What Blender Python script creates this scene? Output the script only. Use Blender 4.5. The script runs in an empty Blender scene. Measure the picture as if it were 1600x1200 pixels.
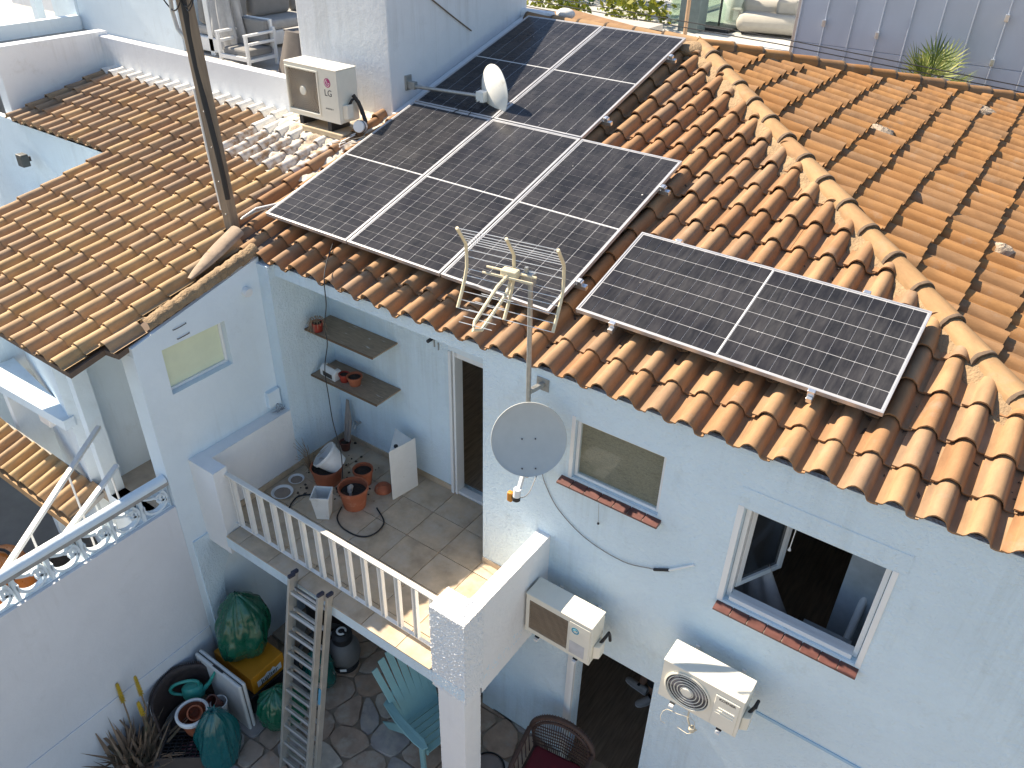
import bpy, math, random
from mathutils import Vector, Matrix, noise
# ------------------------------------------------------------------ camera, sky, sun, exposure
sc = bpy.context.scene
col = sc.collection
R = random.Random(11)
rad = math.radians

def cam_setup():
    f, yaw, pit, rol = 1247.57, -0.60067, 0.58976, 0.02516
    fw = Vector((math.sin(yaw)*math.cos(pit), math.cos(yaw)*math.cos(pit), -math.sin(pit)))
    rt = Vector((math.cos(yaw), -math.sin(yaw), 0)); up = rt.cross(fw)
    r2 = math.cos(rol)*rt + math.sin(rol)*up
    u2 = -math.sin(rol)*rt + math.cos(rol)*up
    cd = bpy.data.cameras.new('camera'); co = bpy.data.objects.new('camera', cd); col.objects.link(co)
    cd.sensor_width = 36; cd.lens = f/1600*36; cd.clip_start = .05; cd.clip_end = 400
    m = Matrix((( r2.x, u2.x, -fw.x), (r2.y, u2.y, -fw.y), (r2.z, u2.z, -fw.z))).to_4x4()
    m.translation = Vector(CAM); co.matrix_world = m
    sc.camera = co
CAM = (6.08444, -4.62236, 2.94733)
cam_setup()
SUN = Vector((-1.06, -.020, 1.0)).normalized()          # towards the sun
w = bpy.data.worlds.new('World'); sc.world = w; w.use_nodes = True
nt = w.node_tree; bg = nt.nodes['Background']
sk = nt.nodes.new('ShaderNodeTexSky'); sk.sky_type = 'NISHITA'; sk.sun_disc = False
sk.sun_elevation = math.asin(SUN.z); sk.sun_rotation = math.atan2(SUN.x, SUN.y)
sk.air_density = 1.0; sk.dust_density = .5; sk.ozone_density = 1.0
nt.links.new(sk.outputs[0], bg.inputs[0]); bg.inputs[1].default_value = .085
sl = bpy.data.lights.new('sun', 'SUN'); sl.energy = 5.0; sl.angle = rad(.5); sl.color = (1, .87, .69)
so = bpy.data.objects.new('sun', sl); col.objects.link(so); so.rotation_euler = SUN.to_track_quat('Z', 'Y').to_euler()
so.location = (-10, 0, 12)
sc.view_settings.view_transform = 'Standard'; sc.view_settings.look = 'None'
sc.view_settings.exposure = 1.26; sc.view_settings.gamma = 1

# ------------------------------------------------------------------ materials
def nn(t, typ, **k):
    n = t.nodes.new(typ)
    for a, b in k.items(): setattr(n, a, b)
    return n
def lk(t, a, b): t.links.new(a, b)
MATS = {}
def coords(t, rnd=True):
    tc = nn(t, 'ShaderNodeTexCoord'); v = tc.outputs['Object']
    if rnd:
        oi = nn(t, 'ShaderNodeObjectInfo'); m = nn(t, 'ShaderNodeMath', operation='MULTIPLY'); m.inputs[1].default_value = 37.0
        lk(t, oi.outputs['Random'], m.inputs[0])
        a = nn(t, 'ShaderNodeVectorMath', operation='ADD'); lk(t, v, a.inputs[0]); lk(t, m.outputs[0], a.inputs[1]); v = a.outputs[0]
    return v
def tex(t, v, scale, detail=4, rough=.6, stretch=None):
    if stretch:
        mp = nn(t, 'ShaderNodeMapping'); mp.inputs['Scale'].default_value = stretch; lk(t, v, mp.inputs['Vector']); v = mp.outputs[0]
    n = nn(t, 'ShaderNodeTexNoise'); n.inputs['Scale'].default_value = scale; n.inputs['Detail'].default_value = detail
    n.inputs['Roughness'].default_value = rough; lk(t, v, n.inputs['Vector']); return n.outputs['Fac']
def ramp(t, fac, stops):
    r = nn(t, 'ShaderNodeValToRGB'); e = r.color_ramp.elements
    while len(e) < len(stops): e.new(.5)
    for i, (p, c) in enumerate(stops):
        e[i].position = p; e[i].color = (*c, 1) if len(c) == 3 else c
    lk(t, fac, r.inputs[0]); return r.outputs[0]
def mixc(t, fac, a, b, typ='MIX'):
    m = nn(t, 'ShaderNodeMix', data_type='RGBA', blend_type=typ)
    for s, x in ((m.inputs[0], fac), (m.inputs[6], a), (m.inputs[7], b)):
        if isinstance(x, (int, float)): s.default_value = x
        elif isinstance(x, tuple): s.default_value = (*x, 1) if len(x) == 3 else x
        else: lk(t, x, s)
    return m.outputs[2]
def bumpn(t, h, st, dist=.01, prev=None):
    b = nn(t, 'ShaderNodeBump'); b.inputs['Strength'].default_value = st; b.inputs['Distance'].default_value = dist
    lk(t, h, b.inputs['Height'])
    if prev is not None: lk(t, prev, b.inputs['Normal'])
    return b.outputs[0]
def newmat(name):
    m = bpy.data.materials.new(name); m.use_nodes = True; t = m.node_tree; p = t.nodes['Principled BSDF']; MATS[name] = m
    return m, t, p
def dk(c, k): return tuple(x*k for x in c)
def mat(name, c, rough=.6, metal=0., var=.18, vs=9., bump=0., bs=60., bd=.004, coat=0., c2=None, s2=3., thr=(.5, .68), rnd=True, spec=.5, sub=0., stretch=None, trans=0.):
    if name in MATS: return MATS[name]
    m, t, p = newmat(name); v = coords(t, rnd)
    f = tex(t, v, vs, 5, .6, stretch)
    cc = ramp(t, f, [(.25, dk(c, 1-var)), (.75, tuple(min(1, x*(1+var*.7)) for x in c))])
    if c2:
        g = tex(t, v, s2, 6, .65, stretch); k = ramp(t, g, [(thr[0], (0, 0, 0)), (thr[1], (1, 1, 1))]); cc = mixc(t, k, cc, c2)
    lk(t, cc, p.inputs['Base Color'])
    p.inputs['Metallic'].default_value = metal; p.inputs['Specular IOR Level'].default_value = spec
    rr = ramp(t, f, [(.2, (max(0, rough-.08),)*3), (.8, (min(1, rough+.1),)*3)]); lk(t, rr, p.inputs['Roughness'])
    if coat: p.inputs['Coat Weight'].default_value = coat; p.inputs['Coat Roughness'].default_value = .12
    if bump: lk(t, bumpn(t, tex(t, v, bs, 3, .6), bump, bd), p.inputs['Normal'])
    if trans: p.inputs['Transmission Weight'].default_value = trans
    return m
def stucco(name, c=(.8, .8, .79), b1=.5, s1=55, stain=.5, rnd=False):
    m, t, p = newmat(name); v = coords(t, rnd)
    big = tex(t, v, 1.1, 6, .65); fine = tex(t, v, s1, 4, .6); mid = tex(t, v, 7, 4, .6)
    cc = ramp(t, big, [(.3, dk(c, .9)), (.7, c)])
    dirt = tex(t, v, 2.3, 9, .72); k = ramp(t, dirt, [(.58, (0, 0, 0)), (.78, (stain, stain, stain))])
    cc = mixc(t, k, cc, (c[0]*.72, c[1]*.70, c[2]*.66))
    sp = tex(t, v, 14, 8, .8); k2 = ramp(t, sp, [(.70, (0, 0, 0)), (.78, (stain, stain, stain))])
    cc = mixc(t, k2, cc, (c[0]*.55, c[1]*.52, c[2]*.48))
    sv = tex(t, v, 1.0, 7, .7, (11, 11, .55)); sm = tex(t, v, .9, 3, .5); mm = nn(t, 'ShaderNodeMath', operation='MULTIPLY'); lk(t, sv, mm.inputs[0]); lk(t, sm, mm.inputs[1])
    k3 = ramp(t, mm.outputs[0], [(.27, (0, 0, 0)), (.44, (stain*.6,)*3)]); cc = mixc(t, k3, cc, (c[0]*.66, c[1]*.64, c[2]*.60))
    lk(t, cc, p.inputs['Base Color']); p.inputs['Roughness'].default_value = .88; p.inputs['Specular IOR Level'].default_value = .25
    n = bumpn(t, mid, b1*.5, .03); lk(t, bumpn(t, fine, min(1, b1), .016 if b1 > .5 else .008, n), p.inputs['Normal'])
    return m
def tilemat(name, stops, lichen=.35, white=False, sat=(.62, .56, .475)):
    m, t, p = newmat(name); v = coords(t); stops = [(q, (c[0]*sat[0], c[1]*sat[1], c[2]*sat[2])) for q, c in stops] if not white else stops
    oi = nn(t, 'ShaderNodeObjectInfo'); ge = nn(t, 'ShaderNodeNewGeometry')
    a = nn(t, 'ShaderNodeMath', operation='ADD'); lk(t, oi.outputs['Random'], a.inputs[0]); lk(t, ge.outputs['Random Per Island'], a.inputs[1])
    fr = nn(t, 'ShaderNodeMath', operation='FRACT'); lk(t, a.outputs[0], fr.inputs[0])
    cc = ramp(t, fr.outputs[0], stops)
    n1 = tex(t, v, 9, 6, .65, (1, .35, 1)); cc = mixc(t, .75, cc, ramp(t, n1, [(.28, (.62, .60, .58)), (.72, (1.22, 1.2, 1.16))]), 'MULTIPLY')
    n2 = tex(t, v, 34, 8, .75); k = ramp(t, n2, [(.60, (0, 0, 0)), (.74, (lichen,)*3)]); cc = mixc(t, k, cc, (.10, .07, .05))
    n4 = tex(t, v, 5, 6, .7); k = ramp(t, n4, [(.56, (0, 0, 0)), (.72, (.45,)*3)]); cc = mixc(t, k, cc, (.31, .24, .18))
    lk(t, cc, p.inputs['Base Color']); p.inputs['Roughness'].default_value = .82; p.inputs['Specular IOR Level'].default_value = .3
    n3 = tex(t, v, 120, 4, .6); lk(t, bumpn(t, n3, .25, .004, bumpn(t, n1, .3, .01)), p.inputs['Normal'])
    return m
STU = stucco('white_stucco', (.70, .825, .90), 1.0, 42, .65)
STS = stucco('white_smooth_render', (.745, .835, .89), .35, 40, .5)
STW = stucco('weathered_white_render', (.78, .80, .82), .45, 30, .8)
FEN = stucco('boundary_wall_render', (.74, .755, .78), .3, 25, .5)
TIL = tilemat('roof_tile_clay', [(0, (.46, .28, .165)), (.25, (.53, .335, .20)), (.5, (.57, .385, .24)), (.75, (.46, .335, .245)), (1, (.53, .315, .175))])
TIR = tilemat('roof_tile_orange', [(0, (.50, .285, .135)), (.35, (.56, .34, .17)), (.7, (.50, .31, .175)), (1, (.43, .295, .20))], .2, sat=(.64, .55, .42))
TIN = tilemat('roof_tile_straw', [(0, (.66, .48, .28)), (.35, (.72, .55, .34)), (.65, (.64, .46, .30)), (.85, (.54, .42, .31)), (1, (.69, .51, .29))], .3, sat=(.63, .585, .52))
TIG = tilemat('roof_tile_greybrown', [(0, (.50, .36, .25)), (.4, (.59, .44, .30)), (.7, (.45, .35, .27)), (1, (.55, .38, .25))], .3, sat=(.62, .575, .51))
TIW = tilemat('roof_tile_whitewash', [(0, (.78, .77, .74)), (1, (.72, .71, .68))], .15, True)
TIX = mat('roof_tile_patchy_white', (.62, .59, .55), .9, c2=(.27, .18, .11), s2=9, thr=(.42, .62), bump=.4, bs=60)
MOR = mat('sand_mortar', (.33, .225, .125), .95, var=.35, vs=14, bump=1, bs=38, bd=.016, c2=(.20, .14, .085), s2=7, thr=(.5, .72))
ALU = mat('aluminium', (.72, .73, .74), .32, .9, var=.06)
GALV = mat('galvanised_steel', (.42, .42, .40), .5, .7, var=.25, vs=25)
WMET = mat('white_painted_metal', (.78, .77, .74), .4, var=.06, c2=(.5, .42, .33), s2=11, thr=(.66, .75))
PVC = mat('white_pvc', (.78, .79, .78), .35, var=.04)
ACW = mat('ivory_casing', (.76, .73, .63), .38, var=.05, coat=.15)
BLK = mat('black_rubber', (.018, .018, .02), .55, var=.3)
DRK = mat('dark_void', (.02, .018, .016), .9)
TERR = mat('terracotta', (.40, .12, .055), .75, var=.22, vs=6, bump=.15, bs=40, c2=(.50, .27, .18), s2=6, thr=(.58, .75))
SOIL = mat('soil', (.035, .026, .02), .95, var=.6, vs=40, bump=1, bs=60, bd=.02)
WOOD = mat('dark_oak_floor', (.30, .22, .15), .45, var=.45, vs=5, stretch=(9, .8, 9))
SHELF = mat('weathered_board', (.30, .225, .155), .8, var=.35, vs=10, stretch=(1, 5, 5), c2=(.55, .52, .48), s2=5, thr=(.62, .68))
BOARDE = mat('board_edge_wood', (.15, .09, .05), .8)
GLASSD = mat('dark_glass', (.02, .022, .024), .05, var=.1, coat=.6)
REDT = mat('red_sill_tile', (.115, .042, .034), .55, var=.3, vs=12, coat=.12)
FLT = mat('balcony_floor_tile', (.50, .39, .27), .6, var=.4, vs=4.2, bump=.15, bs=30, c2=(.52, .45, .36), s2=3.5, thr=(.48, .72))
GROUT = mat('grout', (.19, .155, .12), .95)
CRETE = mat('concrete', (.36, .35, .33), .9, var=.25, bump=.4, bs=30)

# ------------------------------------------------------------------ mesh helpers
class MB:
    def __init__(s): s.v = []; s.f = []
    def add(s, vs, fs):
        o = len(s.v); s.v += [tuple(x) for x in vs]; s.f += [tuple(i+o for i in f) for f in fs]; return s
    def box(s, a, b, M=None):
        x0, y0, z0 = a; x1, y1, z1 = b
        vs = [(x0, y0, z0), (x1, y0, z0), (x1, y1, z0), (x0, y1, z0), (x0, y0, z1), (x1, y0, z1), (x1, y1, z1), (x0, y1, z1)]
        if M is not None: vs = [M @ Vector(q) for q in vs]
        return s.add(vs, [(0, 3, 2, 1), (4, 5, 6, 7), (0, 1, 5, 4), (1, 2, 6, 5), (2, 3, 7, 6), (3, 0, 4, 7)])
    def cbox(s, c, d, M=None):
        return s.box([c[i]-d[i]/2 for i in range(3)], [c[i]+d[i]/2 for i in range(3)], M)
    def beam(s, a, b, wd, ht, up=(0, 0, 1)):
        a, b = Vector(a), Vector(b); d = (b-a).normalized(); x = d.cross(Vector(up))
        if x.length < 1e-4: x = d.cross(Vector((0, 1, 0)))
        x.normalize(); y = x.cross(d)
        vs = [p + x*sx*wd/2 + y*sy*ht/2 for p in (a, b) for sx, sy in ((-1, -1), (1, -1), (1, 1), (-1, 1))]
        return s.add(vs, [(3, 2, 1, 0), (4, 5, 6, 7), (0, 1, 5, 4), (1, 2, 6, 5), (2, 3, 7, 6), (3, 0, 4, 7)])
    def prism(s, poly, off):
        n = len(poly); off = Vector(off); vs = [Vector(p) for p in poly]; vs += [p+off for p in vs]
        return s.add(vs, [tuple(range(n-1, -1, -1)), tuple(range(n, 2*n))] + [(i, (i+1) % n, n+(i+1) % n, n+i) for i in range(n)])
    def tube(s, pts, r, seg=8, cap=True, closed=False):
        pts = [Vector(p) for p in pts]; n = len(pts); rs = r if isinstance(r, (list, tuple)) else [r]*n
        vs = []; prev = None
        for i, p in enumerate(pts):
            if closed: d = pts[(i+1) % n]-pts[i-1]
            else: d = pts[min(i+1, n-1)]-pts[max(i-1, 0)]
            d.normalize()
            x = prev - d*prev.dot(d) if prev is not None else d.orthogonal()
            if x.length < 1e-5: x = d.orthogonal()
            x.normalize(); prev = x; y = d.cross(x)
            vs += [p + (x*math.cos(k*2*math.pi/seg)+y*math.sin(k*2*math.pi/seg))*rs[i] for k in range(seg)]
        fs = []; m = n if closed else n-1
        for i in range(m):
            j = (i+1) % n
            fs += [(i*seg+k, i*seg+(k+1) % seg, j*seg+(k+1) % seg, j*seg+k) for k in range(seg)]
        if cap and not closed: fs += [tuple(range(seg-1, -1, -1)), tuple(range((n-1)*seg, n*seg))]
        return s.add(vs, fs)
    def lathe(s, prof, seg=24, M=None, cap=False):
        vs = []; n = len(prof)
        for r, z in prof:
            for k in range(seg):
                a = k*2*math.pi/seg; q = Vector((r*math.cos(a), r*math.sin(a), z)); vs.append(M @ q if M is not None else q)
        fs = [(i*seg+k, i*seg+(k+1) % seg, (i+1)*seg+(k+1) % seg, (i+1)*seg+k) for i in range(n-1) for k in range(seg)]
        if cap: fs += [tuple(range(seg-1, -1, -1)), tuple(range((n-1)*seg, n*seg))]
        return s.add(vs, fs)
    def ball(s, c, r, seg=14, rings=9, M=None):
        pr = [(math.sin(math.pi*i/rings)*1+1e-4, -math.cos(math.pi*i/rings)) for i in range(rings+1)]
        rr = r if isinstance(r, (tuple, list)) else (r, r, r)
        m = Matrix.Translation(c) @ Matrix.Diagonal((*rr, 1))
        return s.lathe(pr, seg, (M @ m) if M is not None else m)
    def quad(s, a, b, c, d): return s.add([a, b, c, d], [(0, 1, 2, 3)])
def cr(pts, k=6):
    """Catmull-Rom resampling of a polyline"""
    P = [Vector(p) for p in pts]; P = [P[0]*2-P[1]]+P+[P[-1]*2-P[-2]]; out = []
    for i in range(1, len(P)-2):
        a, b, c, d = P[i-1:i+3]
        for j in range(k):
            t = j/k; out.append(.5*((2*b)+(c-a)*t+(2*a-5*b+4*c-d)*t*t+(3*b-a-3*c+d)*t**3))
    return out+[P[-2]]
def mesh(mb, name, m, smooth=30):
    me = bpy.data.meshes.new(name); me.from_pydata(mb.v, [], mb.f); me.materials.append(m)
    if smooth:
        me.polygons.foreach_set('use_smooth', [True]*len(me.polygons)); me.update()
        me.set_sharp_from_angle(angle=rad(smooth))
    me.update(); return me
def link(name, me, parent=None, M=None):
    o = bpy.data.objects.new(name, me); col.objects.link(o)
    if parent is not None: o.parent = parent
    if M is not None: o.matrix_local = M
    return o
def part(name, mb, m, parent=None, smooth=30, bev=0, bseg=2, label=None):
    o = link(name, mesh(mb, name, m, smooth), parent)
    if bev:
        b = o.modifiers.new('bevel', 'BEVEL'); b.width = bev; b.segments = bseg; b.limit_method = 'ANGLE'; b.angle_limit = rad(40)
    if label: o['label'] = label
    return o
def tag(o, label, cat=None, group=None, kind=None):
    o['label'] = label
    if cat: o['category'] = cat
    if group: o['group'] = group
    if kind: o['kind'] = kind
    return o
def thing(name, label, cat, loc=(0, 0, 0), rz=0, group=None, M=None):
    e = bpy.data.objects.new(name, None); col.objects.link(e); e.empty_display_size = .1
    if M is not None: e.matrix_world = M
    else: e.location = loc; e.rotation_euler = (0, 0, rz)
    return tag(e, label, cat, group)
def struct(name, mb, m, label=None, smooth=0, bev=0):
    o = part(name, mb, m, None, smooth, bev); o['kind'] = 'structure'; o['label'] = label or name.replace('_', ' ') + ' of the place'
    return o
def txt(s, size, m, parent, M, name='lettering', ext=.0006, shear=0, bold=0):
    cu = bpy.data.curves.new(name, 'FONT'); cu.body = s; cu.size = size; cu.extrude = ext; cu.align_x = 'CENTER'; cu.align_y = 'CENTER'; cu.resolution_u = 3; cu.shear = shear; cu.offset = bold
    tmp = bpy.data.objects.new('tmp', cu); col.objects.link(tmp)
    dg = bpy.context.evaluated_depsgraph_get(); me = bpy.data.meshes.new_from_object(tmp.evaluated_get(dg))
    bpy.data.objects.remove(tmp); me.materials.clear(); me.materials.append(m)
    return link(name, me, parent, M)
def frame(o, x, y, z):   # 4x4 from axes
    m = Matrix((x, y, z)).transposed().to_4x4(); m.translation = Vector(o); return m
def axis_to(p, d):       # z axis along d
    m = Vector(d).normalized().to_track_quat('Z', 'Y').to_matrix().to_4x4(); m.translation = Vector(p); return m
def copy_tree(o, parent=None):
    c = o.copy(); col.objects.link(c)
    if parent is not None: c.parent = parent
    for ch in [x for x in o.children]: copy_tree(ch, c)
    return c
def wall_cells(xs, zs, hole):
    """cells of a grid that are solid"""
    return [(i, j) for i in range(len(xs)-1) for j in range(len(zs)-1) if not hole((xs[i]+xs[i+1])/2, (zs[j]+zs[j+1])/2)]
def wall(x0, x1, z0, z1, y0, y1, holes, M=None):
    """wall with openings, front at y0, back at y1; holes (xa, xb, za, zb)"""
    xs = sorted({x0, x1, *[h[0] for h in holes], *[h[1] for h in holes]}); zs = sorted({z0, z1, *[h[2] for h in holes], *[h[3] for h in holes]})
    xs = [x for x in xs if x0 <= x <= x1]; zs = [z for z in zs if z0 <= z <= z1]
    S = set(wall_cells(xs, zs, lambda x, z: any(h[0] < x < h[1] and h[2] < z < h[3] for h in holes)))
    b = MB()
    for i, j in S:
        xa, xb, za, zb = xs[i], xs[i+1], zs[j], zs[j+1]
        b.quad((xa, y0, za), (xb, y0, za), (xb, y0, zb), (xa, y0, zb)); b.quad((xb, y1, za), (xa, y1, za), (xa, y1, zb), (xb, y1, zb))
        if (i-1, j) not in S: b.quad((xa, y1, za), (xa, y0, za), (xa, y0, zb), (xa, y1, zb))
        if (i+1, j) not in S: b.quad((xb, y0, za), (xb, y1, za), (xb, y1, zb), (xb, y0, zb))
        if (i, j-1) not in S: b.quad((xa, y1, za), (xb, y1, za), (xb, y0, za), (xa, y0, za))
        if (i, j+1) not in S: b.quad((xa, y0, zb), (xb, y0, zb), (xb, y1, zb), (xa, y1, zb))
    if M is not None: b.v = [tuple(M @ Vector(q)) for q in b.v]
    return b
G = -4.9; YF = -.32; YB = .29; FL = -2.68; XG = .263
# ------------------------------------------------------------------ the ground
struct('far_ground', MB().box((-60, -30, -6.4), (60, 90, -6.0)), mat('dry_earth', (.22, .19, .14), .95, var=.3, vs=.6), 'dry earth stretching away behind the houses')
pat = struct('patio_floor', MB().box((.01, -7, G-.2), (9, -.05, G-.02)), mat('patio_mortar', (.34, .27, .20), .95, var=.3, vs=6, bump=.4, bs=40), 'irregular stone paving of the patio under the balcony')
STONES = [mat('flagstone_%s' % n, c, .75, var=.3, vs=7, bump=.3, bs=22, c2=c2, s2=5) for n, c, c2 in
          (('brown', (.44, .31, .225), (.52, .43, .34)), ('grey', (.40, .35, .32), (.52, .44, .36)), ('rust', (.48, .32, .22), (.42, .34, .27)), ('pale', (.56, .48, .39), (.42, .35, .29)))]
def voronoi_stones():
    seeds = []
    for i in range(16):
        for j in range(11):
            seeds.append(((.3+i*.34)+R.uniform(-.14, .14), (-3.6+j*.335)+R.uniform(-.14, .14)))
    for a in seeds:
        if not (.35 < a[0] < 5.4 and -3.3 < a[1] < -.12): continue
        poly = [(a[0]-.5, a[1]-.5), (a[0]+.5, a[1]-.5), (a[0]+.5, a[1]+.5), (a[0]-.5, a[1]+.5)]
        for b in seeds:
            if b is a or abs(b[0]-a[0])+abs(b[1]-a[1]) > 1.3: continue
            mx, my = (a[0]+b[0])/2, (a[1]+b[1])/2; dx, dy = b[0]-a[0], b[1]-a[1]; L = math.hypot(dx, dy)
            lim = -.012
            out = []
            for k in range(len(poly)):
                p, q = poly[k], poly[(k+1) % len(poly)]
                dp = ((p[0]-mx)*dx+(p[1]-my)*dy)/L-lim; dq = ((q[0]-mx)*dx+(q[1]-my)*dy)/L-lim
                if dp <= 0: out.append(p)
                if dp*dq < 0: u = dp/(dp-dq); out.append((p[0]+(q[0]-p[0])*u, p[1]+(q[1]-p[1])*u))
            poly = out
            if len(poly) < 3: break
        if len(poly) < 3: continue
        poly = [(max(.02, x), y) for x, y in poly]
        # round the corners a little
        rp = []
        for k in range(len(poly)):
            p, q, r_ = poly[k-1], poly[k], poly[(k+1) % len(poly)]
            rp += [(q[0]+(p[0]-q[0])*.22, q[1]+(p[1]-q[1])*.22), (q[0]+(r_[0]-q[0])*.22, q[1]+(r_[1]-q[1])*.22)]
        h = R.uniform(.0, .010); tx, ty = R.uniform(-.012, .012), R.uniform(-.012, .012)
        b = MB(); n = len(rp); cx, cy = a
        top = [(x, y, G+h+(x-cx)*tx+(y-cy)*ty) for x, y in rp]; bot = [(x+(x-cx)*.03, y+(y-cy)*.03, G-.03) for x, y in rp]
        b.add(bot+top, [tuple(range(n, 2*n))]+[(i, (i+1) % n, n+(i+1) % n, n+i) for i in range(n)])
        part('flagstone', b, R.choice(STONES), pat, 0)
voronoi_stones()
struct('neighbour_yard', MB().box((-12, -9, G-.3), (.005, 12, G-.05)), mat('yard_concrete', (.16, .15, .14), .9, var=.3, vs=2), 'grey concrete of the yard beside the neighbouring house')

# ------------------------------------------------------------------ tiles
PT = .27059
cF, sF = math.cos(PT), math.sin(PT)
TP, TE, TL = .2267, .355, .415
PROF = [(-.10, .022), (.04, .022), (.09, .026), (.125, .046), (.175, .068), (.245, .084), (.325, .092), (.405, .094), (.485, .090), (.56, .078), (.62, .060), (.66, .038), (.685, .016), (.72, .004), (.82, .0), (.91, .003), (1.0, .014)]
def tile_mesh(m, sd, taper=.06, lift0=.033):
    rr = random.Random(sd); b = MB(); T = .015; n = len(PROF); st = 3
    wob = [rr.uniform(-.0025, .0025) for _ in range(4)]
    rows = []
    for j in range(st+1):
        y = TL*j/st; k = 1-taper*j/st; lift = lift0*(1-j/st)
        rows.append([((.40+(u-.40)*k)*TP, y+(rr.uniform(-.004, .004) if j == 0 else 0), h*k+lift+wob[j]*(h/.092)) for u, h in PROF])
    vs = [p for r_ in rows for p in r_]
    fs = [(j*n+i, j*n+i+1, (j+1)*n+i+1, (j+1)*n+i) for j in range(st) for i in range(n-1)]
    o = len(vs); vs += [(x, y+.002, z-T) for x, y, z in rows[0]]
    fs += [(o+i, o+i+1, i+1, i) for i in range(n-1)]
    o2 = len(vs); vs += [(x, y, z-T) for x, y, z in rows[-1]]        # underside back edge
    fs += [(o2+i, o2+i+1, o+i+1, o+i) for i in range(n-1)]
    fs += [(0, (st)*n, o2, o)]
    b.add(vs, fs); return mesh(b, 'tile', m, 38)
def ridge_mesh(m, L=.44, r0=.098, r1=.084, sd=1):
    rr = random.Random(sd); b = MB(); seg = 10; T = .018; vs = []
    for (y, r) in ((0, r0), (L*.5, (r0+r1)/2), (L, r1)):
        vs += [(r*math.cos(math.pi*k/seg), y, r*math.sin(math.pi*k/seg)+rr.uniform(-.001, .001)) for k in range(seg+1)]
    n = seg+1; fs = [((j+1)*n+i, (j+1)*n+i+1, j*n+i+1, j*n+i) for j in range(2) for i in range(seg)]
    o = len(vs); vs += [((r0-T)*math.cos(math.pi*k/seg), .002, (r0-T)*math.sin(math.pi*k/seg)) for k in range(seg+1)]
    fs += [(i, i+1, o+i+1, o+i) for i in range(seg)]
    fs += [(o+seg, o) + ()] if False else []
    b.add(vs, fs); nf = len(b.f); r_ = r0+.002
    b.add([(q*math.cos(math.pi*k/seg), y+rr.uniform(-.006, .006), q*math.sin(math.pi*k/seg)) for y, q in ((-.006, r0-.012), (-.006, r_), (.020, r_), (.026, r0-.001)) for k in range(n)],
          [((j+1)*n+i, (j+1)*n+i+1, j*n+i+1, j*n+i) for j in range(3) for i in range(seg)])
    me = mesh(b, 'ridge_tile', m, 40); me.materials.append(RIMM)
    for k in range(nf, len(b.f)): me.polygons[k].material_index = 1
    return me
def joined(name, items, parent, m):
    """many tiles as one mesh: items = [(mesh, matrix)]"""
    b = MB()
    for me, M in items: b.add([M @ v.co for v in me.vertices], [tuple(p.vertices) for p in me.polygons])
    o = part(name, b, m, parent, 38); o['kind'] = 'stuff'; return o
CV = Vector(CAM)
def lay(parent, items, m, limit=300):
    """items: (mesh, matrix, hidden, mat_key). nearest visible ones become objects"""
    items.sort(key=lambda t: (t[2], (t[1].translation-CV).length))
    for me, M, hid in items[:limit]:
        if hid: continue
        link('tile', me, parent, M)
    rest = [(me, M) for k, (me, M, hid) in enumerate(items) if hid or k >= limit]
    return rest
Mfront = frame((0, 0, 0), Vector((1, 0, 0)), Vector((0, cF, sF)), Vector((0, -sF, cF)))
H0 = -.212
HX, HY = 2.26, 4.606
def hipY(x): return 6.78-.944*x
zap = (H0+HY*sF)/cF
tR = .2619; aR = math.atan(tR); cR, sR = math.cos(aR), math.sin(aR)
Mright = frame((HX, 0, zap), Vector((0, 1, 0)), Vector((-cR, 0, sR)), Vector((sR, 0, cR)))
PANELS = []
MW, ML, GP = 1.0668, 2.279, .0188
for k in range(3): PANELS.append((k*(MW+GP), 0.0, MW, ML))
for k in range(2): PANELS.append((k*(MW+GP), ML+.02, MW, ML))
LAND = (3.4137, .1185, ML, MW)
def under_panel(u, v):
    for a in PANELS+[LAND]:
        if a[0]-.02 < u < a[0]+a[2]-.12 and a[1]+.05 < v < a[1]+a[3]+.12: return True
    return False

house = thing('white_house', 'white rendered two-storey house with terracotta hip roof, solar panels on top and a balcony', 'house', (3, .5, G))
HI = Matrix.Translation((-3, -.5, -G))
def hp(name, mb, m, parent=None, smooth=0, bev=0, label=None):   # part given in world coordinates
    mb.v = [tuple(HI @ Vector(q)) for q in mb.v] if parent is None else mb.v
    return part(name, mb, m, parent or house, smooth, bev, label=label)
ROOFI = HI
front = []; right = []
tmF = [tile_mesh(TIL, s) for s in range(4)]; tmR = [tile_mesh(TIR, s+9, .04, .046) for s in range(4)]
def jit(k=1.0): return Matrix.Translation((R.gauss(0, .003)*k, R.gauss(0, .008)*k, R.gauss(0, .0025)*k)) @ Matrix.Rotation(R.gauss(0, .010)*k, 4, 'Z') @ Matrix.Rotation(R.gauss(0, .012)*k, 4, 'Y')
for k in range(-1, 34):
    u = -.250+k*TP; uc = u+.4*TP
    for j in range(-1, 15):
        v = -.43 if j == -1 else -.13+j*TE
        vl = min(hipY(uc), 4.62)/cF-.03
        if v > vl-.07: continue
        if uc < -.05 and (v > 2.0 or (k < 0 and v < -.2)): continue
        s = min(1, (vl-v)/TL)
        M = HI @ Mfront @ Matrix.Translation((u, v, H0)) @ jit() @ Matrix.Diagonal((1, s, 1, 1))
        front.append((R.choice(tmF), M, under_panel(uc, v+.15)))
vr0 = -(5.038-HX)/cR; ER = .372/cR
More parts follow.
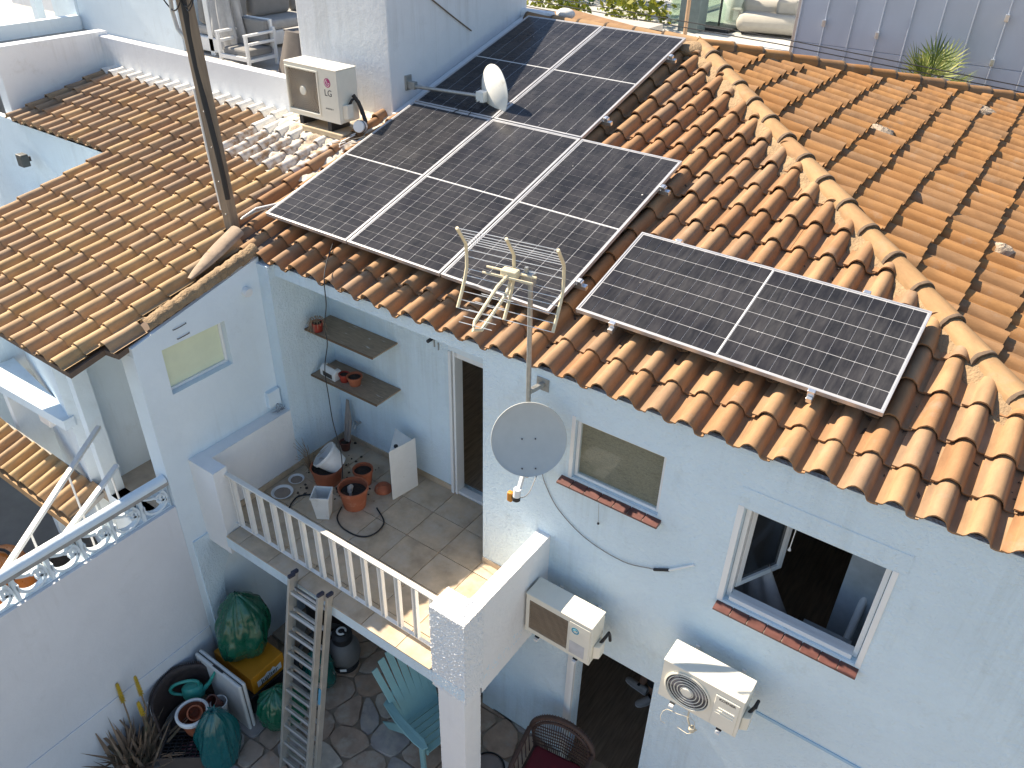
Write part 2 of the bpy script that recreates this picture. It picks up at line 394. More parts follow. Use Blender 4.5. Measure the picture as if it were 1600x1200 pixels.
for k in range(-8, 48):
    u = -.9+k*.2285
    if u < -.6 or u > 9.2: continue
    yc = u+.07
    xm = (6.78-yc)/.944 if yc < HY else HX+(yc-HY)/1.165
    vl = -(xm-HX)/cR-.02
    for j in range(-7, 12):
        v = vr0+j*ER
        x = HX-v*cR
        if v > vl-.08 or x > 8.0: continue
        s = min(1.04, (vl-v)/TL)
        M = HI @ Mright @ Matrix.Translation((u, v, .004)) @ jit(1.2 if R.random() < .93 else 3.2) @ Matrix.Diagonal((1.008, s, .90, 1))
        # off to the right, out of the picture
        hid = x > 7.0 or (x > 6.3 and u > 4.5)
        right.append((R.choice(tmR), M, hid))
nF = sum(1 for t in front if not t[2]); nR = sum(1 for t in right if not t[2])
roof_f = hp('roof_front', MB().prism([Mfront @ Vector(p) for p in ((-.24, -.36, H0-.005), (7.55, -.36, H0-.005), (7.55, -.35, H0-.005), (HX, HY/cF, H0-.005), (-.24, HY/cF, H0-.005))], (0, 0, -.08)), mat('roof_deck', (.14, .10, .075), .95))
roof_r = hp('roof_side', MB().prism([(HX, HY, zap-.004), (7.55, -.35, zap-.004-(7.55-HX)*tR), (7.95, -.35, zap-.004-(7.95-HX)*tR), (7.95, 9.4, zap-.004-(7.95-HX)*tR), (6.38, 9.4, zap-.004-(6.38-HX)*tR)], (0, 0, -.08)), MATS['roof_deck'])
allv = [(a, b, c, 0) for a, b, c in front if not c]+[(a, b, c, 1) for a, b, c in right if not c]
allv.sort(key=lambda t: ((HI.inverted() @ t[1].translation)-CV).length)
for i, (me, M, hid, sd) in enumerate(allv[:300]): link('tile', me, roof_r if sd else roof_f, M)
rest = allv[300:]
rf = [(a, b) for a, b, c, d in rest if d == 0]+[(a, b) for a, b, c in front if c]
rr_ = [(a, b) for a, b, c, d in rest if d == 1]+[(a, b) for a, b, c in right if c]
if rf: joined('tiles_under_panels', rf, roof_f, TIL)
if rr_: joined('far_tiles', rr_, roof_r, TIR)
# grit, twigs and dry needles caught in the channels of the front slope
gb = MB()
for _ in range(900):
    k = R.randrange(0, 32); u = -.250+k*TP+TP*R.gauss(.83, .05); v = R.uniform(-.38, 4.4)
    if v*cF > hipY(u)-.25 or under_panel(u, v): continue
    if R.random() > .35+.65*(noise.noise(Vector((u*2, v*2, 3))) > 0): continue
    a = R.uniform(0, 6.28); s = R.uniform(.004, .014); e_ = R.uniform(1, 3.5)
    p = HI @ Mfront @ Vector((u, v, H0+.012)); q = []
    for t in (0, 1.5, 3.0, 4.6): q.append(p+Vector((s*math.cos(t)*math.cos(a)-s*e_*math.sin(t)*math.sin(a), s*math.cos(t)*math.sin(a)*.9+s*e_*math.sin(t)*math.cos(a), s*e_*math.sin(t)*math.cos(a)*.25)))
    gb.prism(q, (0, 0, R.uniform(.004, .012)))
o = part('channel_grit', gb, mat('grit', (.07, .05, .035), .95, var=.5, vs=15), roof_f, 0); o['kind'] = 'stuff'
PATCHM = mat('pale_patch_mortar', (.40, .32, .24), .95, var=.35, vs=20, bump=1, bs=45, bd=.02)
PATCHES = ((4.44, 4.54, .11), (5.10, 6.98, .12), (5.93, 3.05, .08))
# hips and ridge
RTM = tilemat('hip_tile_clay', [(0, (.52, .35, .20)), (.5, (.58, .41, .25)), (1, (.48, .31, .18))], .45)
RIMM = mat('ridge_joint_mortar', (.13, .09, .06), .95, var=.4, vs=30, bump=.6, bs=60)
rmeshes = [ridge_mesh(RTM, sd=s) for s in range(3)]
rmeshB = [ridge_mesh(TIR, sd=s+5) for s in range(2)]
def ridge_run(p0, p1, n, parent, step=.385, lift=.0, ms=None):
    p0, p1 = Vector(p0), Vector(p1); d = (p1-p0).normalized(); up = Vector((0, 0, 1)); x = d.cross(up).normalized(); z = x.cross(d)
    # local +y points uphill
    for i in range(n):
        o = p0+d*(step*(i+1))
        M = frame(o, -x, -d, z) @ Matrix.Translation((R.gauss(0, .004), 0, lift)) @ Matrix.Rotation(R.gauss(0, .015), 4, 'Z') @ Matrix.Rotation(.028, 4, 'X').inverted()
        link('ridge_tile', R.choice(ms or rmeshes), parent, HI @ M)
hipz = lambda x: zap-(x-HX)*tR
ridge_run((HX-.02, HY+.02, hipz(HX)+.065), (6.5, hipY(6.5), hipz(6.5)+.065), 19, roof_f)
ridge_run((HX, HY+.05, zap+.065), (5.4, HY+.05+1.165*3.14, hipz(5.4)+.065), 13, roof_r, ms=rmeshB)
ridge_run((HX-.1, HY+.02, zap+.075), (-1, HY+.02, zap+.075), 6, roof_f)
def mortar(p0, p1, n, sides, parent, w0=.17, crest=.085, sc_=1.0):
    p0, p1 = Vector(p0), Vector(p1); d = p1-p0; b = MB(); cr = d.normalized().cross(Vector((0, 0, 1))).normalized()
    for sg, drop in sides:
        cs = [0.02, .06, .095, .13, .16, .185]; hs = [crest, crest*.86, .045, .026, .014, -.02]
        vs = []
        for i in range(n+1):
            o = p0+d*(i/n)
            wv = .75+.40*noise.noise(o*3.1)+.25*noise.noise(o*9)
            for c_, h in zip(cs, hs):
                q = o+cr*sg*c_*w0/.185*wv
                q.z += h*sc_+drop*c_*w0/.185*wv+.016*noise.noise(q*24)+.010*noise.noise(q*60)
                vs.append(q)
        m = len(cs)
        fs = [(i*m+k, i*m+k+1, (i+1)*m+k+1, (i+1)*m+k) if sg > 0 else (i*m+k, (i+1)*m+k, (i+1)*m+k+1, i*m+k+1) for i in range(n) for k in range(m-1)]
        b.add(vs, fs)
    return hp('hip_mortar', b, MOR, None, 60)
mortar((HX-.1, HY+.09, hipz(HX)+.07), (7.5, hipY(7.5), hipz(7.5)+.012), 190, ((1, -.19), (-1, -.19)), None, .27)
mortar((HX, HY, zap+.02), (5.4, HY+1.165*3.14, hipz(5.4)+.0), 90, ((1, -.19),), None, .16)
hp('apex_mortar', MB().ball((HX-.05, HY-.08, zap+.035), (.21, .2, .085), 18, 9), MOR, None, 60)
for x_, y_, s_ in PATCHES:
    pm = MB(); vs = []
    for i in range(13):
        for j in range(13):
            a, r_ = 2*math.pi*i/12, s_*j/12; q = Vector((x_+r_*1.7*math.cos(a), y_+r_*math.sin(a), 0)); w_ = .8+.5*noise.noise(Vector((math.cos(a)*2, math.sin(a)*2, x_)))
            q = Vector((x_+(q.x-x_)*w_, y_+(q.y-y_)*w_, 0)); q.z = zap-(q.x-HX)*tR+.092+.035*(1-(j/12)**2)-(.10 if j == 12 else 0)+.02*noise.noise(q*25); vs.append(q)
    pm.add(vs, [(i*13+j, (i+1)*13+j, (i+1)*13+j+1, i*13+j+1) for i in range(12) for j in range(12)])
    hp('mortar_patch', pm, PATCHM, None, 60)
# back slopes so that the roof closes
hp('roof_back', MB().prism([(HX, HY+.02, zap), (6.38, 9.4, zap-(6.38-HX)*tR), (-1, 9.4, zap-1.1), (-1, HY+.02, zap)], (0, 0, -.08)), MATS['roof_deck'])

# ------------------------------------------------------------------ walls of the white house
W1 = (3.735, 4.49, -1.19, -.63); W2 = (5.10, 6.075, -1.70, -.775); LD = (3.945, 4.71, G, -3.02)
hp('facade_wall', wall(2.852, 7.60, G-.1, -.302, YF, YF+.14, [W1, W2, LD]), STU)
hp('balcony_lintel', MB().box((.415, YF, -.42), (2.852, YF+.14, -.302)), STU)
hp('recess_ceiling', MB().box((.415, YF+.14, -.42), (2.852, YB+.2, -.34)), STU)
hp('recess_back_wall', wall(.415, 3.0, FL-.1, -.42, YB, YB+.18, [(2.0, 2.80, FL-.02, -.935)]), STU)
hp('recess_side_wall', MB().box((2.852, YF+.14, FL-.1), (3.0, YB+.0, -.34)), STU)
hp('recess_left_wall', MB().box((.16, -.395, FL-.2), (.415, YB+.2, -.305)), STU)
hp('side_wall', MB().box((7.38, YF+.141, G), (7.60, 8.8, -.50)), STU)
hp('rear_wall', MB().box((-.2, 8.6, G), (7.37, 8.8, -.2)), STU)
hp('upper_floor', MB().box((.42, YB+.18, FL-.14), (3.0, 4.4, FL+.0)).box((3.001, YF+.14, FL-.14), (7.37, 4.4, FL+.0)), WOOD)
hp('upper_ceiling', MB().box((.42, YB+.2, -.41), (7.37, 4.4, -.36)), STS)
INW = mat('room_paint', (.66, .65, .62), .9)
for n_, a, b_ in (('room_wall', (.42, 3.9, FL), (7.37, 4.0, -.41)), ('room_partition', (3.35, YB+.2, FL), (3.45, 3.9, -.41)), ('room_partition', (4.75, -.08, FL), (4.83, 3.9, -.41)), ('room_partition', (6.35, -.08, FL), (6.43, 3.9, -.41))):
    hp(n_, MB().box(a, b_), INW)
hp('ground_room_floor', MB().box((3.0, YF+.0, G-.1), (7.0, 3.2, G+.02)), WOOD)
for a, b_ in (((3.0, 3.1, G), (7.0, 3.2, -3.0)), ((3.0, YF+.14, G), (3.1, 3.1, -3.0)), ((4.78, YF+.14, G), (4.86, 3.1, -3.0))):
    hp('ground_room_wall', MB().box(a, b_), INW)
hp('ground_room_ceiling', MB().box((3.0, YF+.14, -2.99), (7.0, 3.2, -2.86)), INW)
# under the balcony
hp('porch_back_wall', MB().box((.3, YB+.3, G), (2.86, YB+.5, FL-.16)), STS)
hp('porch_side_wall', MB().box((2.852, YF+.14, G), (3.0, YB+.3, FL-.16)), STU)
# balcony
slab = hp('balcony_slab', MB().box((.60, -1.527, -2.862), (3.575, YF-.002, FL-.035)), STU)
hp('slab_rear', MB().box((.30, YF+.0, -2.85), (2.85, YB, FL-.035)), STU)
bed = hp('balcony_floor', MB().box((.40, -1.37, FL-.034), (3.45, YB-.001, FL-.014)), GROUT)
ts = .405
xs = [.425+ts*i for i in range(8)]; ys = [-1.30+ts*j for j in range(4)]
fm = None
for i in range(8):
    for j in range(-1, 4):
        x0 = .425+ts*i+.003; x1 = min(x0+ts-.006, 3.44)
        y0, y1 = (-1.30+ts*j+.003, -1.30+ts*(j+1)-.003) if j >= 0 else (-1.548, -1.303)
        if j == 3: y1 = min(y1, YB-.002)
        if j == -1:
            x0 = max(x0, .645); x1 = min(x1, 3.226)
        if y0 > YF-.05 and x0 > 2.85: continue
        if y1 > YF and x1 > 2.85: x1 = 2.85 if y0 > YF-.01 else x1
        if y0 < YF and y1 > YF and x0 < 2.85 < x1: pass
        if x1-x0 < .05: continue
        if y1 > YF and x0 > 2.6 and x1 > 2.86: y1 = YF-.004
        z = FL+R.uniform(-.001, .0008)
        hp('floor_tile', MB().box(tuple(HI @ Vector((x0, y0, FL-.013))), tuple(HI @ Vector((x1, y1, z)))), FLT, bed, 0, .0015)
for a, b_ in (((.416, YB-.012, FL+.001), (2.0, YB-.001, FL+.07)), ((.416, -1.2, FL+.001), (.428, YB-.013, FL+.07)), ((2.853, YF-.012, FL+.001), (3.44, YF-.001, FL+.06)), ((2.84, YF+.002, FL+.001), (2.851, YB-.002, FL+.06))):
    hp('skirting', MB().box(a, b_), FLT)
def lumpy(a, b_, seg, amp, fr, faces):
    """box whose faces are fine grids pushed about by noise (rough stucco)"""
    mb = MB(); a, b_ = Vector(a), Vector(b_)
    for ax, sd in faces:
        o1, o2 = [k for k in range(3) if k != ax]
        n1 = max(1, int((b_[o1]-a[o1])/seg)); n2 = max(1, int((b_[o2]-a[o2])/seg)); vs = []
        for i in range(n1+1):
            for j in range(n2+1):
                p = Vector((0, 0, 0)); p[ax] = b_[ax] if sd > 0 else a[ax]
                p[o1] = a[o1]+(b_[o1]-a[o1])*i/n1; p[o2] = a[o2]+(b_[o2]-a[o2])*j/n2
                q = p*fr; p2 = p+Vector((noise.noise(q), noise.noise(q+Vector((31, 7, 3))), noise.noise(q+Vector((5, 77, 13)))))*amp*.6
                p2[ax] += amp*(noise.noise(q*1.3)+.6*noise.noise(q*2.9)); vs.append(p2)
        flip = (sd > 0) == (ax == 1)
        mb.add(vs, [(i*(n2+1)+j, (i+1)*(n2+1)+j, (i+1)*(n2+1)+j+1, i*(n2+1)+j+1)[::(-1 if flip else 1)] for i in range(n1) for j in range(n2)])
    return mb
ALLF = ((0, -1), (0, 1), (1, -1), (1, 1), (2, 1), (2, -1))
STR = stucco('rough_white_stucco', (.82, .82, .81), .4, 90, .2)
hp('balcony_pillar', lumpy((3.232, -1.525, -2.90), (3.58, -1.285, -1.925), .0065, .0085, 70, ((1, -1), (2, 1), (0, 1), (0, -1), (1, 1))), STR, None, 60)
hp('balcony_parapet', lumpy((3.447, -1.30, -2.99), (3.576, YF-.0, -1.927), .012, .003, 50, ((2, 1), (0, 1), (0, -1), (2, -1))), STR, None, 60)
hp('pillar_shaft', lumpy((3.285, -1.52, G-.02), (3.565, -1.30, -2.80), .02, .003, 40, ((1, -1), (0, 1), (0, -1), (1, 1))), STR, None, 60)
hp('left_parapet', lumpy((XG-.02, -1.40, FL-.15), (.412, -.39, -1.925), .016, .003, 40, ((2, 1), (0, 1))), STR, None, 60)
hp('left_pillar', lumpy((XG-.02, -1.525, -2.95), (.63, -1.375, -1.92), .014, .003, 40, ((1, -1), (2, 1), (0, 1), (1, 1))), STR, None, 60)
# arch below the left pillar
arc = [(XG+.02, -1.70, G), (XG+.02, -1.56, G)]
for k in range(9):
    a = math.pi/2*k/8; arc.append((XG+.02, -1.50+.95*(1-math.cos(a)), -3.75+.89*math.sin(a)))
arc += [(XG+.02, -.5, -2.862), (XG+.02, -1.70, -2.862)]
hp('porch_arch', MB().prism(arc, (-.2, 0, 0)), STU)
hp('arch_back_dark_wall', MB().box((XG-.2, -1.6, G), (XG-.15, YB+.4, -2.87)), STU)
# sills
def sill(x0, x1, zt, n, lab):
    s = hp('window_sill', MB().box((x0+.004, YF-.075, zt-.035), (x1-.004, YF+.05, zt-.012)), GROUT, label=lab)
    wd = (x1-x0)/n; M = Matrix.Rotation(rad(-9), 4, 'X')
    for i in range(n):
        b = MB().box((0, -.150, -.02), (wd-.006, 0, 0)); mm = HI @ Matrix.Translation((x0+i*wd+.003, YF+.065, zt+.012)) @ M.inverted()
        b.v = [tuple(mm @ Vector(q)) for q in b.v]
        part('sill_tile', b, REDT, s, 0, .003)
sill(3.64, 4.53, -1.215, 7, 'sill of dark red tiles under the blind window')
sill(5.06, 6.115, -1.725, 8, 'sill of dark red tiles under the open window')
# window with woven blind
def bars(x0, x1, z0, z1, y0, y1, wd):
    return MB().box((x0, y0, z0), (x0+wd, y1, z1)).box((x1-wd, y0, z0), (x1, y1, z1)).box((x0+wd, y0, z0), (x1-wd, y1, z0+wd)).box((x0+wd, y0, z1-wd), (x1-wd, y1, z1))
wn = hp('blind_window', bars(3.737, 4.488, -1.188, -.632, YF+.03, YF+.075, .028), PVC, None, 0, .003)
BLI = mat('woven_blind', (.42, .335, .24), .85, var=.35, vs=240, stretch=(.3, 1, 1), c2=(.29, .23, .165), s2=90, bump=.35, bs=260)
part('blind', MB().box(tuple(HI @ Vector((3.765, YF+.060, -1.16))), tuple(HI @ Vector((4.46, YF+.072, -.66)))), BLI, wn, 0)
GL = bpy.data.materials.new('window_glass'); GL.use_nodes = True; _t = GL.node_tree; _t.nodes.clear()
_o = nn(_t, 'ShaderNodeOutputMaterial'); _g = nn(_t, 'ShaderNodeBsdfGlossy'); _tr = nn(_t, 'ShaderNodeBsdfTransparent'); _mx = nn(_t, 'ShaderNodeMixShader')
_g.inputs['Roughness'].default_value = .02; _tr.inputs[0].default_value = (.86, .9, .9, 1); _mx.inputs[0].default_value = .012
lk(_t, _tr.outputs[0], _mx.inputs[1]); lk(_t, _g.outputs[0], _mx.inputs[2]); lk(_t, _mx.outputs[0], _o.inputs[0])
part('pane', MB().box(tuple(HI @ Vector((3.765, YF+.044, -1.16))), tuple(HI @ Vector((4.46, YF+.048, -.66)))), GL, wn, 0)
hp('shutter_guide', MB().box((3.70, YF-.004, -1.20), (3.733, YF+.05, -.60)), PVC, None, 0, .003)
# open window
ow = hp('open_window', bars(5.103, 6.072, -1.698, -.777, YF+.06, YF+.12, .035).box((5.138, YF+.02, -1.697), (6.04, YF+.058, -1.655)), PVC, None, 0, .003)
hp('shutter_guide', MB().box((5.055, YF-.006, -1.71), (5.098, YF+.06, -.765)), PVC, None, 0, .003)
hp('shutter_guide', MB().box((6.078, YF-.006, -1.71), (6.115, YF+.06, -.765)), PVC, None, 0, .003)
hp('shutter_box', MB().box((5.055, YF-.004, -.764), (6.16, YF-.0005, -.60)), STU, None, 0, .002)
sM = HI @ Matrix.Translation((5.145, YF+.12, 0)) @ Matrix.Rotation(rad(62), 4, 'Z')
sb = bars(0, .455, -1.645, -.815, 0, .05, .045); sb.v = [tuple(sM @ Vector(q)) for q in sb.v]
sash = part('sash', sb, PVC, ow, 0, .003)
sb = MB().box((.045, .02, -1.605), (.41, .028, -.86)); sb.v = [tuple(sM @ Vector(q)) for q in sb.v]; part('pane', sb, GLASSD, ow, 0)
# recess sliding door
dr = hp('balcony_door', MB().box((2.002, YB-.03, FL), (2.035, YB+.10, -.937)).box((2.05, YB-.02, FL), (2.075, YB+.10, -.937)).box((2.035, YB+.0, -1.00), (2.80, YB+.10, -.937)).box((2.035, YB+.0, FL+.0), (2.80, YB+.09, FL+.03)), PVC, None, 0, .003)
hp('roller_shutter_box', MB().box((2.0, YB-.018, -.937), (2.80, YB-.001, -.80)), STS, None, 0, .003)
# lower door frame
hp('ground_door_frame', MB().box((3.865, YF-.03, G), (3.905, YF-.001, -3.0)).box((3.905, YF-.045, G), (3.944, YF+.10, -3.022)), PVC, None, 0, .003)
# shallow step in the render low on the facade
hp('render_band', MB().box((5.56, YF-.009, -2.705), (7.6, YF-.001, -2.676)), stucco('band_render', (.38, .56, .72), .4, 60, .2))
# ------------------------------------------------------------------ neighbouring house on the left
nb = thing('neighbour_house', 'white neighbouring house with straw-coloured barrel tile roof and a small green window', 'house', (-1.5, -1, G))
NI = Matrix.Translation((1.5, 1, -G))
def npart(name, mb, m, parent=None, smooth=0, bev=0, label=None):
    mb.v = [tuple(NI @ Vector(q)) for q in mb.v]
    return part(name, mb, m, parent or nb, smooth, bev, label=label)
QL = .2262; cL, sL = math.cos(QL), math.sin(QL)
Mleft = frame((-1.178, -2.309, -.640), Vector((1, 0, 0)), Vector((0, cL, sL)), Vector((0, -sL, cL)))
PL, EL = .205, .288
tmL = {m: [tile_mesh(m, s+20) for s in range(3)] for m in (TIN, TIG, TIW, TIX)}
def lz(y): return -.640+(y+2.309)*math.tan(QL)
deck = npart('roof', MB().prism([(-5.35, .31, lz(.31)-.066), (-3.12, .31, lz(.31)-.066), (-3.12, -2.2, lz(-2.2)-.066), (.05, -2.2, lz(-2.2)-.066), (.06, -1.88, lz(-1.88)-.066), (.22, -1.86, lz(-1.86)-.066), (.24, 1.95, lz(1.95)-.066), (-5.35, 1.95, lz(1.95)-.066)], (0, 0, -.05)), MATS['roof_deck'])
SCL = Matrix.Diagonal((PL/TP, EL/TE, .86, 1))
lt = []
for i in range(-21, 7):
    u = i*PL-.015; X = -1.178+u
    for j in range(0, 15):
        jj = .26 if j == 0 else j
        Yv = -2.309+jj*EL*cL
        if X < -3.22 and j < 9: continue
        if X < -5.45: continue
        if i == 6 and j != 2: continue
        if i == 6: jj = 1.45
        if i == 5 and j > 8: continue
        if i >= 4 and Yv > -.45 and X > -.42+.0: continue
        if X > -.56 and Yv > -.12: continue
        if X > -.36 and Yv > -.5: continue
        if Yv > 1.70: continue
        m = TIN
        if Yv > .15 and X < -1.2: m = TIG if R.random() < .8 else TIN
        elif Yv > -.3 and R.random() < .35: m = TIG
        if Yv > 1.38: m = TIW
        dd = (X+.75)*.9+(Yv-1.35)*1.2
        if X > -1.95 and Yv > .55 and (X+1.95)*.75+(Yv-.62) > .0:
            m = TIX if Yv < 1.3 else TIW
        s = 1 if Yv+.36 < 1.85 else (1.85-Yv)/.36
        M = Mleft @ Matrix.Translation((u, jj*EL, -.060)) @ jit(.7) @ SCL @ Matrix.Diagonal((1, s, 1, 1))
        lt.append((R.choice(tmL[m]), NI @ M, m))
lt.sort(key=lambda t: ((NI.inverted() @ t[1].translation)-CV).length)
for me, M, m in lt[:300]: link('tile', me, deck, M)
for m in (TIN, TIG, TIW, TIX):
    it = [(a, b) for a, b, c in lt[300:] if c == m]
    if it: joined('far_tiles', it, deck, m)
print('left tiles', len(lt))
# gable wall with window
MY = Matrix(((0, -1, 0, XG), (1, 0, 0, 0), (0, 0, 1, 0), (0, 0, 0, 1)))
npart('gable_wall', wall(-1.757, -.397, G-.1, -.604, 0, .22, [(-1.505, -.845, -1.185, -.72)], MY), STS)
npart('gable_top', MB().prism([(XG, -1.757, -.604), (XG, -.397, -.604), (XG, -.36, -.255), (XG, -.55, -.30), (XG, -1.757, -.585)], (-.22, 0, 0)), STS)
gw = npart('green_window', MB().box((XG-.11, -1.503, -1.183), (XG-.065, -1.475, -.722)).box((XG-.11, -.875, -1.183), (XG-.065, -.847, -.722)).box((XG-.11, -1.475, -1.183), (XG-.065, -.875, -1.155)).box((XG-.11, -1.475, -.75), (XG-.065, -.875, -.722)), PVC, None, 0, .003)
npart('pane', MB().box((XG-.098, -1.475, -1.155), (XG-.085, -.875, -.75)), mat('pale_green_glass', (.72, .77, .56), .35, var=.05, coat=.3), gw)
npart('vent_cap', MB().lathe([(.001, .062), (.040, .060), (.044, .05), (.044, 0)], 20, axis_to((XG-.002, -.567, -.528), (1, 0, 0))), PVC, None, 40)
# mortar verge along the gable
vm = MB(); vs = []; N = 90
for i in range(N+1):
    y = -1.56+(1.22)*i/N; zc = -.425+(y+1.50)*.2225
    for dx, dz in ((-.13, -.03), (-.10, .012), (-.06, .018), (-.015, .008), (.004, -.02), (.006, -.06)):
        q = Vector((XG+dx, y, zc+dz)); k = .018*noise.noise(q*18)+.010*noise.noise(q*47); q.z += k; q.x += k*.4; vs.append(q)
vm.add(vs, [(i*6+k, i*6+k+1, (i+1)*6+k+1, (i+1)*6+k)[::-1] for i in range(N) for k in range(5)])
npart('verge_mortar', vm, MOR, None, 60)
# loaf of mortar under the pole
vm = MB(); vs = []; N = 26; m_ = 9
for i in range(N+1):
    t = i/N; y = -.95+.72*t; r_ = .062*(math.sin(math.pi*min(1, .06+t*1.3)/2))**.6
    for k in range(m_):
        a = math.pi*k/(m_-1); q = Vector((.02-.32*t*.6+math.cos(a)*r_*1.6, y, lz(y)+.0+math.sin(a)*r_*.9)); q += Vector((1, .3, .8))*.006*noise.noise(q*30); vs.append(q)
vm.add(vs, [(i*m_+k, (i+1)*m_+k, (i+1)*m_+k+1, i*m_+k+1) for i in range(N) for k in range(m_-1)])
npart('pole_mortar', vm, mat('grey_pink_mortar', (.33, .25, .18), .95, var=.3, vs=9, bump=.5, bs=30), None, 60)
# lumpy mortar bed under the roof air conditioner
vm = MB(); vs = []; nx, ny = 60, 60
for i in range(nx+1):
    for j in range(ny+1):
        x = -1.5+1.36*i/nx; y = .72+1.40*j/ny
        e = max(0, min(1, (x+1.62)*1.1+(y-1.15)*.9)); 
        q = Vector((x, y, 0)); h = lz(y)-.062+.045*min(1, e)+.05*max(0, min(1, (y-1.1)*2))+.030*noise.noise(q*4.3)+.030*noise.noise(q*11)+.014*noise.noise(q*31)
        if e <= .03: h -= .1
        vs.append((x, y, h))
vm.add(vs, [(i*(ny+1)+j, (i+1)*(ny+1)+j, (i+1)*(ny+1)+j+1, i*(ny+1)+j+1) for i in range(nx) for j in range(ny)])
npart('mortar_bed', vm, mat('white_washed_mortar', (.62, .57, .49), .95, var=.25, vs=11, bump=.8, bs=30, bd=.015, c2=(.40, .28, .17), s2=4, thr=(.45, .68)), None, 60)
# parapets round the terrace
npart('parapet', MB().box((-5.52, 1.83, -1.2), (-1.0, 1.97, .675)), STW, None, 0, .008)
npart('side_parapet', MB().box((-5.66, .40, -1.5), (-5.46, 1.97, .722)), STW, None, 0, .008)
npart('upper_back_wall', MB().box((-9.5, .31, -4.9), (-3.18, .39, -.13)), STS)
npart('stair_wall', MB().prism([(-5.2, -.5, G), (-3.4, -.5, G), (-3.4, -.5, -1.6), (-5.2, -.5, -1.0)], (0, .12, 0)), STS)
npart('front_wall', wall(-1.15, .2625, G, -.67, -1.7605, -1.60, [(-1.05, .06, -2.9, -.74)]), STS)
Mrot = Matrix.Translation((-1.36, -1.78, 0)) @ Matrix.Rotation(rad(-14), 4, 'Z')  # angle chosen to catch more sun and brighten the corner wall
npart('corner_wall', wall(-2.6, 0, G, -.78, 0, .2, [(-2.5, -1.2, -2.7, -2.25)], Mrot), STS)
npart('porch_wall', MB().box((-1.36, -1.6, -2.9), (-1.25, -.81, -.80)), STS)
npart('porch_inner_wall', MB().box((-1.25, -.9, -2.9), (.04, -.8, -.62)), mat('cream_render', (.70, .66, .58), .9))
npart('porch_floor', MB().box((-1.36, -1.76, -3.05), (.04, -.8, -2.9)), mat('porch_tile', (.42, .36, .29), .6))
npart('rear_gable', MB().box((-3.15, -1.7, G), (-3.05, .3, -.42)), STS)
npart('ledge', MB().prism([(-3.0, -1.90, -2.02), (-1.33, -1.86, -1.98), (-1.33, -1.74, -1.98), (-3.0, -1.5, -2.02)], (0, 0, -.12)), STS, None, 0, .004)
npart('meter_box', MB().box((-2.35, -1.70, -2.52), (-2.13, -1.60, -2.40)), PVC, None, 0, .004)
# shallow tiled canopy over the neighbour's door
cn = npart('canopy', MB().prism([(-3.6, -1.74, -2.92), (-1.2, -1.74, -2.92), (-1.2, -2.14, -3.06), (-3.6, -2.14, -3.06)], (0, 0, -.06)), CRETE)
Mc = frame((-3.55, -2.16, -3.045), Vector((1, 0, 0)), Vector((0, .943, .333)), Vector((0, -.333, .943)))
for i in range(12):
    link('tile', R.choice(tmL[TIN]), cn, NI @ Mc @ Matrix.Translation((i*.195, 0, .0)) @ jit(.8) @ Matrix.Diagonal((.86, 1.02, .9, 1)))
npart('canopy_beam', MB().box((-3.6, -2.20, -3.16), (-1.18, -2.12, -3.065)), mat('wood_beam', (.35, .22, .11), .8))
# flood light under the upper eave
fl = thing('floodlight', 'small dark floodlight fixed to the white wall under the upper left eave', 'light', (-5.02, .20, -.56))
part('head', MB().box((-.07, -.10, -.08), (.07, 0, .08)), mat('dark_grey_plastic', (.05, .055, .055), .5), fl, 0, .01)
part('bracket', MB().box((-.02, 0, -.03), (.02, .045, .03)), BLK, fl)

